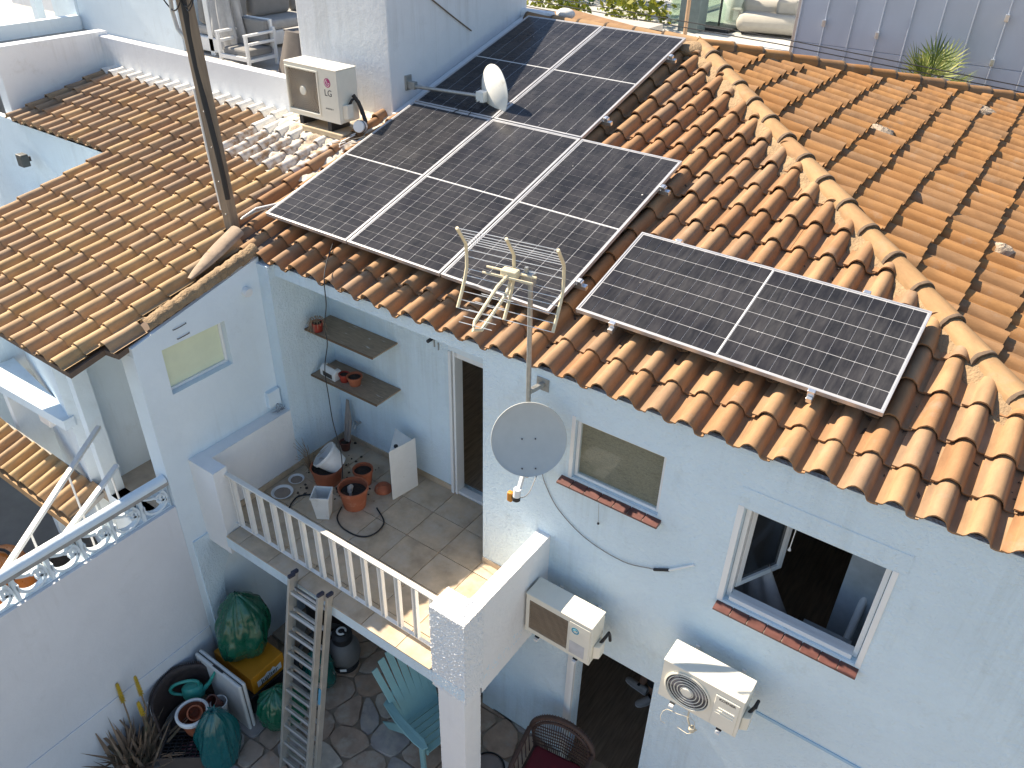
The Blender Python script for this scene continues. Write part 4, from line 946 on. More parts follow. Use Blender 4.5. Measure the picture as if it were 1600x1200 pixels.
# overhead wires beyond the ridge
for k, (z0, z1) in enumerate(((.62, .40), (.50, .26), (.44, .16), (.70, .47))):
    o = part('overhead_wire', MB().tube([(-6, 8.2+.05*k, z0+.25), (2, 8.2, z0-.02), (6, 8.15, z1), (10, 8.1, z1+.02)], .008, 5), BLK, None, 40)
    tag(o, ['overhead wire crossing the grey metal wall, topmost of four', 'overhead wire crossing the grey metal wall, third from the top', 'lowest overhead wire, just above the far hip tiles', 'overhead wire crossing the grey metal wall, second from the top'][(3 if k == 0 else k) if k != 3 else 0], 'wire', 'wires behind the ridge')
# ------------------------------------------------------------------ balcony: railing and clutter
ra = thing('balcony_railing', 'low white metal railing with flat balusters along the balcony edge', 'railing', (1.93, -1.39, FL))
part('top_rail', MB().box((-1.305, -.024, .672), (1.302, .024, .690)), mat('rail_paint', (.74, .70, .62), .45, var=.15, vs=5, c2=(.45, .45, .45), s2=4, thr=(.6, .75)), ra, 0, .004)
part('bottom_rail', MB().box((-1.305, -.016, .05), (1.302, .016, .062)), WMET, ra, 0, .002)
bal = mesh(MB().box((-.022, -.020, .0625), (-.017, .016, .6715)).box((.017, -.020, .0625), (.022, .016, .6715)).box((-.017, .010, .0625), (.017, .016, .6715)), 'baluster', mat('baluster_paint', (.80, .79, .76), .45, var=.08), 0)
for i in range(14): link('baluster', bal, ra, Matrix.Translation((-1.22+i*.188, 0, 0)))
def pot(lab, loc, rt, rb, h, m, name='plant_pot', group=None, soil=.7, M=None, rim=.018, cat='pot', thick=.008):
    e = thing(name, lab, cat, loc, M=M, group=group)
    part('body', MB().lathe([(.001, 0), (rb, 0), (rb+(rt-rb)*.82, h*.82), (rt+.0, h*.83), (rt+rim*.25, h*.86), (rt+rim*.25, h), (rt-thick, h), (rt-thick, h*.85), (rb-thick, .012), (.001, .012)], 32), m, e, 35)
    if soil: part('soil', MB().lathe([(.001, h*soil+.01), ((rb+(rt-rb)*soil)*.6, h*soil+.004), (rb+(rt-rb)*soil-thick, h*soil)], 20), SOIL, e, 40)
    return e
PG_ = 'pots on the balcony'
WPL = mat('white_plastic', (.72, .72, .70), .45, var=.08, c2=(.5, .48, .42), s2=5, thr=(.58, .75))
pot('big terracotta pot under the tipped white pot in the balcony corner', (.83, -.37, FL), .165, .135, .20, TERR, group=PG_, soil=.85)
pot('white plastic pot lying tipped on the big terracotta pot', None, .150, .105, .21, WPL, M=Matrix.Translation((.93, -.29, FL+.20)) @ Matrix.Rotation(rad(44), 4, Vector((.42, -.62, 0))) , group=PG_, soil=.12)
pa = pot('terracotta pot with dark soil and a pale stump, front of the pair', (1.33, -.48, FL), .150, .112, .25, TERR, group=PG_, soil=.72)
part('stump', MB().tube([(-.02, -.03, .17), (-.03, -.01, .23), (-.015, .0, .25)], [.025, .03, .022], 8).tube([(.02, -.06, .17), (.01, -.05, .22)], .016, 7), mat('dry_stump', (.36, .33, .29), .9), pa, 40)
pot('terracotta pot with a wide rim behind the soil-filled one', (1.16, -.17, FL), .105, .08, .19, TERR, group=PG_, soil=.8)
pot('small brown pot in the back corner of the balcony floor', (.60, .12, FL), .062, .045, .11, mat('brown_plastic', (.16, .05, .03), .5), group=PG_, soil=.8)
e = thing('upturned_bowl', 'upturned terracotta bowl beside the white corner cabinet', 'bowl', (1.40, -.13, FL))
part('bowl', MB().lathe([(.095, 0), (.092, .02), (.07, .05), (.04, .062), (.035, .07), (.001, .07)], 28), TERR, e, 40)
e = thing('square_pot', 'tall square white plastic planter on the balcony floor', 'pot', (1.19, -.77, FL), rad(32))
sq = MB(); 
def frus(b, w0, w1, z0, z1): b.add([(-w0, -w0, z0), (w0, -w0, z0), (w0, w0, z0), (-w0, w0, z0), (-w1, -w1, z1), (w1, -w1, z1), (w1, w1, z1), (-w1, w1, z1)], [(0, 1, 5, 4), (1, 2, 6, 5), (2, 3, 7, 6), (3, 0, 4, 7)])
frus(sq, .062, .088, 0, .27); frus(sq, .088, .094, .27, .275); frus(sq, .094, .094, .275, .30); frus(sq, .094, .084, .30, .30); frus(sq, .084, .060, .30, .012); sq.quad((-.06, -.06, .012), (.06, -.06, .012), (.06, .06, .012), (-.06, .06, .012))
part('body', sq, WPL, e, 0)
for lab, p, r_ in (('larger white saucer with debris on the balcony floor by the railing', (.60, -.80), .115), ('smaller white saucer nearer the left balcony wall', (.56, -.57), .085)):
    e = thing('saucer', lab, 'saucer', (*p, FL), group='saucers')
    part('dish', MB().lathe([(.001, 0), (r_*.8, 0), (r_, .022), (r_-.008, .022), (r_*.78, .007), (.001, .007)], 28), WPL, e, 40)
    part('debris', MB().lathe([(.001, .012), (r_*.4, .011), (r_*.74, .0075)], 14), mat('dust', (.30, .24, .19), .95), e, 40)
e = thing('corner_cabinet', 'white wedge-shaped corner cabinet with a black knob on the balcony', 'cabinet', (1.60, -.03, FL))
part('body', MB().prism([(-.02, -.155, 0), (.03, .155, 0), (-.26, .20, 0)], (0, 0, .60)), mat('white_laminate', (.76, .76, .73), .5, var=.06, c2=(.5, .44, .36), s2=9, thr=(.68, .72)), e, 0, .004)
part('front_panel', MB().prism([(-.012, -.165, -.0), (.045, .165, .0), (.052, .164, 0), (-.005, -.166, 0)], (0, 0, .635)), MATS['white_laminate'], e, 0, .002)
part('knob', MB().lathe([(.001, .03), (.02, .028), (.022, .01), (.012, 0)], 16, Matrix.Translation((-.03, -.04, .602))), BLK, e, 40)
e = thing('hose', 'black hose looped on the balcony floor in front of the pots', 'hose', (1.5, -.6, FL))
part('tube', MB().tube(cr([(-.24, .0, .02), (-.17, -.13, .012), (-.03, -.20, .012), (.15, -.20, .012), (.26, -.14, .012), (.29, -.02, .012), (.24, .11, .012), (.05, .21, .012)]), .008, 8), BLK, e, 50)
e = thing('hose', 'short black hose curling behind the square white planter', 'hose', (.9, -.8, FL))
part('tube', MB().tube(cr([(-.05, -.14, .012), (-.10, -.05, .012), (-.12, .06, .012), (-.04, .15, .012), (.10, .19, .012), (.2, .16, .012)]), .008, 8), BLK, e, 50)
e = thing('driftwood', 'bundle of grey driftwood leaning in the back corner of the balcony', 'wood', (.60, .17, FL+.10))
for k, (dx, r_) in enumerate(((0, .022), (.03, .017), (-.03, .014))): part('stick', MB().tube([(dx, -.02, 0), (dx*1.2+.01, .02, .25), (dx*.4-.02, .07, .50)], [r_*.8, r_, r_*.5], 7), mat('grey_wood', (.32, .28, .25), .9, stretch=(5, 5, .6)), e, 40)
e = thing('wall_tap', 'small grey tap on the wall beside the driftwood', 'tap', (.70, YB-.0, -2.36))
part('body', MB().tube([(0, 0, 0), (0, -.08, 0), (.0, -.10, -.03)], .014, 8).tube([(-.03, -.05, .03), (.03, -.05, .03)], .008, 6).tube([(0, -.05, 0), (0, -.05, .03)], .008, 6), GALV, e, 40)
# dead leaves and soil spilled on the floor
b = MB()
for k in range(120):
    x, y = R.gauss(.85, .30), R.gauss(-.35, .28)
    if not (.46 < x < 2.0 and -1.2 < y < .26): continue
    s = R.uniform(.004, .022); a = R.uniform(0, 6.28); b.prism([(x+s*math.cos(a+t)*R.uniform(.5, 1), y+s*math.sin(a+t)*R.uniform(.5, 1), FL+.001) for t in (0, 1.3, 2.6, 3.9, 5.2)], (0, 0, R.uniform(.003, .012)))
tag(part('leaf_litter', b, mat('litter', (.06, .045, .035), .95, var=.5, vs=20), None, 0), 'dark crumbs of soil and dry leaves strewn around the balcony pots', 'litter', kind='stuff')
def dry_plant(lab, loc, n, h, sp):
    e = thing('dry_plant', lab, 'plant', loc, group='dried plants'); b = MB()
    for k in range(n):
        a = R.uniform(0, 6.28); l = h*R.uniform(.5, 1); q = sp*R.uniform(.3, 1)
        b.tube([(0, 0, 0), (q*.4*math.cos(a), q*.4*math.sin(a), l*.7), (q*math.cos(a), q*math.sin(a), l*R.uniform(.6, 1.1))], [.004, .003, .0015], 4)
    part('stems', b, mat('straw', (.34, .24, .15), .9), e, 0)
    return e
dry_plant('dry grassy plant withering against the left balcony wall', (.62, -.40, FL), 40, .42, .22)
# shelves
for lab, z in (('upper weathered board shelf on the recess wall', -1.115), ('lower weathered board shelf holding pots', -1.665)):
    e = thing('wall_shelf', lab, 'shelf', (.92, .10, z), group='shelves in the recess')
    part('board', MB().box((-.50, -.165, 0), (.43, .185, .016)), SHELF, e, 0, .002)
    part('front_edge', MB().box((-.50, -.174, -.004), (.43, -.166, .016)), BOARDE, e)
    part('support', MB().box((-.42, -.12, -.05), (-.40, .185, -.001)).box((.30, -.12, -.05), (.32, .185, -.001)), BOARDE, e)
p1 = pot('red pot with a dry trailing plant on the upper shelf', (.56, -.02, -1.099), .058, .045, .10, mat('red_plastic', (.30, .035, .02), .45), soil=.9)
b = MB()
for k in range(22):
    a = R.uniform(0, 6.28); b.tube([(0, 0, .09), (.06*math.cos(a), .06*math.sin(a), .14), (.10*math.cos(a), .10*math.sin(a), R.uniform(-.02, .12))], .0028, 4)
part('dry_stems', b, MATS['straw'], p1, 0)
pot('small dark red pot on the lower shelf beside the radio', (.79, .05, -1.649), .055, .042, .09, MATS['red_plastic'], soil=.85)
pot('wider terracotta pot on the lower shelf', (.92, .07, -1.649), .078, .055, .105, TERR, soil=.8)
e = thing('old_radio', 'old white radio with a dark grille on the lower shelf', 'radio', (.62, .03, -1.649), rad(-4))
part('case', MB().prism([(-.12, -.05, 0), (-.12, .06, 0), (-.12, .04, .11), (-.12, -.01, .115), (-.12, -.05, .08)], (.23, 0, 0)), WPL, e, 0, .006)
part('grille', MB().prism([(-.07, -.0512, .015), (.07, -.0512, .015), (.07, -.0512, .068), (-.07, -.0512, .068)], (0, -.002, 0)), DGR, e)
part('top_strip', MB().box((-.07, -.004, .1155), (.07, .035, .119)), SHELF, e)
e = thing('wall_box', 'small white cable box with loose wires on the ledge of the left wall', 'box', (XG+.02, -.47, -1.92))
part('box', MB().box((-.03, -.09, .06), (.03, .06, .24)), STS, e, 0, .006)
b = MB()
for k in range(9): a = R.uniform(0, 6.28); b.tube([(.03, 0, .08), (.06+.03*math.cos(a), .04*math.sin(a), .05), (.08, .05*math.cos(a), .01), (.04, .09*math.sin(a), .012)], .003, 5)
part('wires', b, mat('grey_wire', (.30, .32, .35), .6), e, 40)
e = thing('wall_sensor', 'small black sensor under the lintel left of the balcony door', 'sensor', (1.79, YB-.001, -.90))
part('body', MB().tube([(0, 0, 0), (0, -.06, 0)], .018, 10), INK, e, 40); part('strap', MB().box((.03, -.012, -.07), (.04, -.001, .02)).box((.08, -.012, -.09), (.088, -.001, -.01)), GALV, e)
e = thing('clothes_line_hooks', 'two thin dark wires fixed to the white gable above the green window', 'wire', (XG+.001, -1.30, -.58))
part('wire', MB().tube([(0, -.06, 0), (.012, -.055, 0), (.014, 0, .004), (.014, .07, .012), (0, .075, .012)], .004, 5), INK, e, 40); part('wire', MB().tube([(0, -.04, -.10), (.012, -.035, -.10), (.014, .03, -.095), (.014, .08, -.09), (0, .085, -.09)], .004, 5), INK, e, 40)
e = thing('pull_cord', 'thin grey cord with a dark bead hanging below the blind window', 'cord', (4.02, YF-.01, -1.25))
part('cord', MB().tube([(0, -.04, .0), (0, -.01, -.26)], .002, 5), GALV, e); part('bead', MB().ball((0, -.01, -.27), .011, 8, 6), INK, e, 40)
# inside the open window
e = thing('curtain', 'beige curtain bunched behind the open window', 'curtain', (5.25, .0, -1.7))
b = MB(); vs = []
for i in range(31):
    for j in range(9):
        t = i/30; x = -.16+.50*t*(.18+.82*(1-j/8)**1.6); y = .06+.012*math.sin(t*16)+.02*j/8; vs.append((x, y+.10*(j/8)**2, -.35+.62*math.sin(j/8*math.pi/2)))
b.add(vs, [(i*9+j, (i+1)*9+j, (i+1)*9+j+1, i*9+j+1) for i in range(30) for j in range(8)])
part('cloth', b, mat('beige_cloth', (.52, .46, .42), .9), e, 60)
e = thing('bed', 'bed with rumpled grey bedding inside the balcony door', 'bed', (2.55, 1.9, FL))
part('mattress', MB().box((-.5, -.9, .05), (.75, .9, .42)), mat('grey_bedding', (.34, .34, .35), .9, bump=.6, bs=5, bd=.05), e, 0, .05); part('base', MB().box((-.5, -.9, 0), (.75, .9, .05)), BOARDE, e)
e = thing('pipe_stand', 'white pipe and boards leaning inside the open window', 'pipe', (5.95, .25, FL))
part('pipe', MB().tube([(0, -.15, .35), (.05, .55, 1.9)], .03, 12), PVC, e, 40)
part('board', MB().box((-.16, .1, .3), (.08, .14, 1.6)), mat('blue_white_board', (.45, .50, .54), .6), e); part('low_board', MB().box((-.32, -.34, .60), (.05, -.05, .64)), MATS['blue_white_board'], e)
e = thing('blind_cord', 'cream cord with a tassel hanging in the open window', 'cord', (5.42, -.02, -.8))
part('cord', MB().tube([(0, 0, 0), (-.01, -.01, -.40)], .004, 5), PVC, e); part('tassel', MB().lathe([(.004, .03), (.014, 0), (.001, -.002)], 10, Matrix.Translation((-.01, -.01, -.43))), PVC, e, 40)

# ------------------------------------------------------------------ patio
la = thing('ladder', 'aluminium extension ladder leaning against the balcony edge', 'ladder', (1.82, -2.11, G))
LAD = mat('ladder_aluminium', (.50, .48, .43), .42, .55, var=.15)
t0, t1 = Vector((.0, .0, 0)), Vector((.03, .50, 2.36)); dl = (t1-t0).normalized()
for off, hh, w_ in ((Vector((0, 0, 0)), 1.0, .185), (Vector((.0, .075, .0)), .985, .225)):
    for s in (-1, 1):
        a = t0+off+Vector((s*w_, 0, 0)); b_ = t0.lerp(t1, hh)+off+Vector((s*w_, 0, 0))
        part('stile', MB().beam(a, b_, .028, .068, (0, 1, 0)), LAD, la, 0, .003)
        part('end_cap', MB().beam(b_, b_+dl*.035, .034, .074, (0, 1, 0)), mat('navy_cap', (.02, .025, .05), .5), la, 0, .008)
    n = 10
    for k in range(n):
        p = t0.lerp(t1, (k+.5)/n*.98*hh)+off
        part('rung', MB().beam(p+Vector((-w_+.012, 0, 0)), p+Vector((w_-.012, 0, 0)), .032, .028, (0, .3, 1)), ALU, la, 0, .004)
part('blue_label', MB().beam(t0.lerp(t1, .46)+Vector((.225, .037, 0)), t0.lerp(t1, .54)+Vector((.225, .037, 0)), .030, .004, (0, 1, 0)), mat('blue_sticker', (.10, .35, .55), .5), la)
def bag(lab, loc, rx_, ry_, h, c, sd, knot=True):
    e = thing('rubbish_bag', lab, 'bag', loc, R.uniform(0, 6), group='filled rubbish bags')
    nz, na = 56, 110; vs = []
    for i in range(nz+1):
        t = i/nz; base = (.80+.20*math.sin(math.pi*min(1, t*1.5)))*(1 if t > .06 else .8+.2*t/.06)*(1 if t < .62 else max(.09, math.cos((t-.62)/.38*math.pi/2)**.9))
        lx, ly = .10*rx_*math.sin(t*3+sd), .14*ry_*math.sin(t*2.3+sd*2)
        for k in range(na):
            a = 2*math.pi*k/na; ca_, sa_ = math.cos(a), math.sin(a)
            q = Vector((ca_, sa_, t*1.3+sd))
            fold = abs(noise.noise(Vector((ca_*5.5, sa_*5.5, t*1.1+sd))))+.6*abs(noise.noise(Vector((ca_*12+t*2, sa_*12, t*2.2+sd))))
            f_ = 1.06+.26*noise.noise(q*1.3)+.10*noise.noise(q*3.1)-.12*fold*(.5+.8*t)+.03*noise.noise(q*9)
            vs.append((rx_*base*f_*ca_+lx, ry_*base*f_*sa_+ly, h*t*(1+.05*noise.noise(q*2)) if t > 0 else 0))
    b = MB().add(vs, [(i*na+k, i*na+(k+1) % na, (i+1)*na+(k+1) % na, (i+1)*na+k) for i in range(nz) for k in range(na)]+[tuple(range(na-1, -1, -1)), tuple(range(nz*na, (nz+1)*na))])
    bm2 = mat('bag_%d' % int(sd), c, .24, var=.12, vs=3, coat=.35, spec=.5); tt = bm2.node_tree
    lk(tt, bumpn(tt, tex(tt, coords(tt), 24, 3, .55, (1, 1, .22)), .4, .02), tt.nodes['Principled BSDF'].inputs['Normal']); part('body', b, bm2, e, 179)
    if knot:
        b = MB()
        for k in range(14): a = k*.45; b.tube([(0, 0, h*.97), (.03*math.cos(a), .03*math.sin(a), h*1.03), (.055*math.cos(a+.3), .055*math.sin(a+.3), h*(1.0+.06*R.random()))], [.012, .012, .004], 5)
        part('knot', b, MATS['bag_%d' % int(sd)], e, 60)
    return e
bag('bulging dark green bag resting on the yellow box', (.55, -1.58, -4.347), .28, .27, .82, (.006, .10, .055), 3, False)
bag('teal rubbish bag with a tied knot at the front of the pile', (1.08, -2.38, G), .21, .20, .76, (.005, .105, .105), 8)
bag('green bag on the floor behind the ladder', (1.22, -1.74, G), .25, .20, .58, (.006, .115, .06), 14, False)
bag('small green bag deep under the balcony behind the ladder', (1.2, -1.2, G), .18, .18, .55, (.006, .10, .08), 19, False)
e = thing('black_crate', 'black plastic crate under the yellow box', 'crate', (.64, -1.62, G)); part('body', MB().box((-.30, -.27, 0), (.32, .25, .27)), mat('black_plastic', (.02, .02, .022), .4), e, 0, .02); part('lid', MB().box((-.31, -.28, .271), (.33, .26, .30)), MATS['black_plastic'], e, 0, .01)
e = thing('yellow_box', 'orange-yellow machine box with a white name label', 'box', (.62, -1.62, -4.598)); YB_ = mat('yellow_card', (.66, .27, .015), .5, var=.1)
part('body', MB().box((-.28, -.22, 0), (.335, .21, .25)), YB_, e, 0, .006)
part('name_label', MB().prism([(.3365, -.16, .06), (.3365, .16, .06), (.3365, .16, .15), (.3365, .09, .135), (.3365, .06, .175), (.3365, .02, .15), (.3365, -.02, .17), (.3365, -.06, .145), (.3365, -.16, .15)], (.0012, 0, 0)), WPR, e)
txt('Jupiter', .085, INK, e, frame((.3382, 0, .10), Vector((0, 1, 0)), Vector((0, 0, 1)), Vector((1, 0, 0))), 'name_lettering', bold=.001)
e = thing('folding_table', 'folded white plastic table standing on its edge among the bags', 'table', (.70, -2.0, G))
part('top_half', MB().box((-.36, -.045, 0), (.36, -.004, .73)), mat('white_hdpe', (.66, .66, .64), .5, var=.08, bump=.1, bs=90), e, 0, .03); part('bottom_half', MB().box((-.36, .004, 0), (.36, .045, .73)), MATS['white_hdpe'], e, 0, .03)
part('handle_slot', MB().box((-.08, -.03, .7302), (.08, -.012, .7325)), INK, e); part('seam', MB().box((-.345, -.0035, .02), (.345, .0035, .715)), DGR, e)
e = thing('wicker_tub', 'dark woven tub chair half filled with garden things by the boundary wall', 'chair', (.53, -2.36, G)); WK = mat('dark_wicker', (.060, .042, .038), .7, var=.4, vs=30, bump=.8, bs=90)
b = MB(); vs = []
for i in range(25):
    a = math.pi*(.42+1.0*i/24); 
    for j in range(10): vs.append(((.34+.03*(j % 2)*0)*math.cos(a)+.1, .36*math.sin(a), .18+.52*j/9*(1-.15*abs(i-12)/12)))
b.add(vs, [(i*10+j, (i+1)*10+j, (i+1)*10+j+1, i*10+j+1) for i in range(24) for j in range(9)])
o = part('backrest', b, WK, e, 60); md = o.modifiers.new('s', 'SOLIDIFY'); md.thickness = .025
b = MB()
for i in range(60):
    a = math.pi*(.42+1.0*i/59); z = .70*(1-.11*abs(i-30)/30); b.beam((.35*math.cos(a)+.1, .37*math.sin(a), z-.03), (.355*math.cos(a)+.1, .375*math.sin(a), z+.012), .008, .008)
part('woven_rim', b, WK, e); part('seat', MB().lathe([(.001, .20), (.24, .20), (.26, .17), (.24, .10), (.22, 0)], 26, Matrix.Translation((.1, 0, 0))), WK, e, 40)
pw = pot('terracotta pot with a doubled white rim holding a smaller pot, in the wicker tub', (.74, -2.42, -4.68), .150, .10, .29, TERR, soil=0); part('white_rim', MB().lathe([(.152, .262), (.166, .270), (.166, .285), (.150, .296), (.136, .290), (.136, .27)], 32), WPR, pw, 40)
part('white_rim', MB().lathe([(.149, .236), (.160, .241), (.160, .252), (.150, .256)], 32), WPR, pw, 40)
pot('small terracotta pot lying inside the white-rimmed pot', None, .072, .052, .14, TERR, M=Matrix.Translation((.71, -2.39, -4.46)) @ Matrix.Rotation(rad(42), 4, Vector((.3, .9, 0))), soil=0)
pot('white square tub wedged behind the white-rimmed pot', (.80, -2.16, -4.62), .085, .065, .14, WPL, soil=0, rim=.01)
pot('glazed brown pot sitting tilted in the white tub', None, .072, .055, .15, mat('brown_glaze', (.14, .045, .032), .25, coat=.3), M=Matrix.Translation((.80, -2.16, -4.545)) @ Matrix.Rotation(rad(28), 4, Vector((1, -.3, 0))), soil=0)
e = thing('watering_can', 'turquoise plastic watering can with a long handle on the wicker tub', 'watering can', (.50, -2.24, -4.52), rad(48)); TQ = mat('turquoise_plastic', (.05, .34, .27), .35, coat=.2)
part('body', MB().lathe([(.001, 0), (.085, 0), (.09, .02), (.085, .13), (.06, .16), (.001, .165)], 24, Matrix.Diagonal((1.25, .85, 1, 1))), TQ, e, 40)
part('handle', MB().tube(cr([(-.09, 0, .03), (-.19, 0, .08), (-.21, 0, .15), (-.14, 0, .22), (.0, 0, .24), (.07, 0, .20), (.07, 0, .13)]), .017, 8), TQ, e, 50)
part('spout', MB().tube([(.09, 0, .05), (.18, 0, .16), (.26, 0, .31)], [.028, .020, .014], 10), TQ, e, 50)
e = thing('nursery_tray', 'black plastic lattice tray between the pots and the teal bag', 'tray', (.80, -2.62, G+.02), rad(38)); b = MB()
for k in range(8): b.box((-.20+k*.057, -.14, .20), (-.192+k*.057, .14, .23)); b.box((-.20, -.14+k*.04, .20), (.207, -.133+k*.04, .23))
part('lattice', b, BLK, e); part('sides', MB().box((-.21, -.15, 0), (-.20, .15, .235)).box((.207, -.15, 0), (.217, .15, .235)).box((-.2, -.15, 0), (.207, -.14, .235)).box((-.2, .145, 0), (.207, .155, .235)), mat('brown_box', (.10, .075, .06), .8), e)
e = thing('pink_rag', 'faded pink rag crumpled under the white-rimmed pot', 'rag', (.88, -2.52, G+.01)); b = MB(); vs = []
for i in range(15):
    for j in range(15):
        x, y = -.13+.26*i/14, -.13+.26*j/14; q = Vector((x*9, y*9, 2)); vs.append((x, y, .20+.05*noise.noise(q)-.9*(x*x+y*y)))
b.add(vs, [(i*15+j, (i+1)*15+j, (i+1)*15+j+1, i*15+j+1) for i in range(14) for j in range(14)]); part('cloth', b, mat('pink_cloth', (.30, .13, .14), .9), e, 60)
e = thing('white_cane', 'thin white plastic cane sticking up by the wicker tub', 'cane', (.40, -2.66, G)); part('cane', MB().tube([(0, 0, 0), (-.02, .02, .62)], .014, 8), PVC, e, 40)
# aloe
e = thing('aloe_plant', 'dry aloe clump with yellow flower spikes by the boundary wall', 'plant', (.48, -2.96, G)); e.scale = (1.15, 1.15, 1.12)
b = MB(); ALO = mat('aloe_leaf', (.30, .20, .13), .75, var=.5, vs=6, c2=(.075, .085, .045), s2=4)
for k in range(120):
    a = R.uniform(0, 6.28); el = rad(R.uniform(25, 85)); L = R.uniform(.32, .68); w_ = R.uniform(.012, .022); cc_ = Vector((R.gauss(0, .07), R.gauss(0, .08), .05)); d_ = Vector((math.cos(a)*math.cos(el), math.sin(a)*math.cos(el), math.sin(el))); sdv = d_.cross(Vector((0, 0, 1))).normalized()
    p0 = cc_; p1 = cc_+d_*L*.55; p2 = cc_+d_*L+Vector((0, 0, -.06*L/.4*R.random())); th = Vector((0, 0, .008))
    b.add([p0-sdv*w_, p0+sdv*w_, p1+sdv*w_*.8, p1-sdv*w_*.8, p2, p0-th, p1-th], [(0, 1, 2, 3), (3, 2, 4), (1, 5, 6, 2), (5, 0, 3, 6), (2, 6, 4), (6, 3, 4)])
part('leaves', b, ALO, e, 0)
for k, (dx, dy, lean, hh) in enumerate(((-.12, .10, .10, .92), (-.02, .22, .06, 1.0), (.04, .16, -.03, .84), (-.22, -.12, .10, .80))):
    b = MB().tube([(dx*.3, dy*.3, .1), (dx, dy, hh*.6), (dx-lean*.6, dy+lean*.3, hh)], [.010, .008, .004], 6)
    st_ = part('flower_stalk', b, ALO, e, 40); b = MB()
    for j in range(70):
        t = .72+.28*j/70; p = Vector((dx, dy, hh*.6)).lerp(Vector((dx-lean*.6, dy+lean*.3, hh)), (t-.5)*2); a = j*2.4; rr = .036*(1.15-t*.75)
        b.tube([p, p+Vector((rr*math.cos(a), rr*math.sin(a), -.010))], [.007, .0045], 4)
    part('yellow_florets', b, mat('floret', (.52, .34, .02), .7, var=.3), st_, 40)
# pool filter
e = thing('pool_filter', 'grey pool filter ball with a black valve under the balcony', 'filter', (1.27, -.84, G))
part('tank', MB().lathe([(.10, 0), (.12, .05), (.165, .12), (.185, .22), (.175, .32), (.13, .40), (.09, .44)], 32), mat('filter_grey', (.15, .145, .14), .5), e, 50)
part('base', MB().lathe([(.15, 0), (.15, .05), (.11, .08)], 24), BLK, e, 40); part('valve', MB().lathe([(.10, .41), (.115, .44), (.115, .52), (.08, .56), (.001, .56)], 28), BLK, e, 40)
part('dial_ring', MB().lathe([(.038, .565), (.056, .562), (.058, .572), (.040, .578), (.036, .57)], 24), WPR, e, 40); part('dial_handle', MB().box((-.005, -.012, .57), (.075, .012, .588)), BLK, e, 0, .003)
part('gauge', MB().tube([(-.10, -.03, .48), (-.16, -.06, .48)], .022, 10), GALV, e, 40); part('label', MB().prism([(.155, -.13, .12), (.10, -.175, .12), (.104, -.180, .165), (.16, -.134, .165)], (.004, -.004, 0)), WPR, e)
e = thing('pump_hose', 'coiled black pump hose on the floor beside the pool filter', 'hose', (.98, -.95, G)); part('coil', MB().tube([(.12*math.cos(a), .10*math.sin(a), .03+.012*a) for a in [k*.5 for k in range(26)]], .020, 8), BLK, e, 50)
b = MB()
e = thing('stored_barrel', 'dark barrel stored in the shade under the balcony', 'barrel', (.75, -.55, G)); part('body', MB().lathe([(.001, 0), (.25, 0), (.27, .3), (.27, .7), (.25, .95), (.001, .95)], 26), mat('dark_brown_plastic', (.035, .025, .02), .6), e, 40); part('hoop', MB().lathe([(.272, .55), (.28, .56), (.28, .60), (.272, .61)], 26), BLK, e, 40)
e = thing('bicycle_wheel', 'old tyre leaning under the balcony behind the ladder', 'tyre', (1.12, -1.05, G+.36)); part('tyre', MB().tube([(.05*math.cos(a), .30*math.cos(a), .30*math.sin(a)) for a in [k*math.pi/18 for k in range(36)]], .03, 8, closed=True), BLK, e, 60)
e = thing('plank_stack', 'orange wooden offcuts on the floor behind the pool filter', 'wood', (1.50, -.30, G)); part('plank', MB().box((-.2, -.06, 0), (.2, .06, .05)), mat('orange_wood', (.36, .16, .05), .7), e, 0, .005); part('plank', MB().cbox((0.03, 0, .075), (.34, .10, .04), Matrix.Rotation(.2, 4, 'Z')), MATS['orange_wood'], e, 0, .005)
# teal garden chair, seat looks to +x
e = thing('garden_chair', 'pale teal plastic slatted garden chair behind the balcony pillar', 'chair', (2.62, -.98, G), rad(-12)); TC = mat('pale_teal_plastic', (.27, .48, .48), .45, var=.08)
for k in range(7):
    s = (k-3)/3; w0 = .036; y0, y1 = s*.20, s*.30; L = .80-.10*s*s
    p0 = Vector((-.12, y0, .30)); p1 = Vector((-.12-.36*L/.8, y1, .30+.74*L/.8)); part('back_slat', MB().beam(p0, p1, w0*2+.006 if k else .07, .014, (1, 0, .45)), TC, e, 0, .004)
part('back_rail', MB().beam((-.29, -.27, .62), (-.29, .27, .62), .05, .018, (1, 0, .45)), TC, e, 0, .004)
for k in range(6): part('seat_slat', MB().beam((-.10+k*.085, -.25, .30+k*.018), (-.10+k*.085, .25, .30+k*.018), .070, .016), TC, e, 0, .004)
for s in (-1, 1):
    arm = [(-.32, s*.24, .55), (-.28, s*.33, .555), (-.05, s*.36, .555), (.25, s*.36, .55), (.38, s*.34, .548), (.40, s*.28, .548), (.30, s*.25, .55), (.0, s*.27, .555), (-.2, s*.25, .555)]
    part('arm', MB().prism(arm if s < 0 else arm[::-1], (0, 0, .02)), TC, e, 0, .006)
    part('front_leg', MB().beam((.32, s*.29, .0), (.30, s*.29, .55), .07, .03, (0, 1, 0)), TC, e, 0, .006)
    part('rear_leg', MB().prism([(.36, s*.265, .36), (.36, s*.265, .44), (-.12, s*.265, .34), (-.46, s*.265, .0), (-.34, s*.265, 0), (-.05, s*.265, .25)], (0, .02, 0)), TC, e, 0, .004)
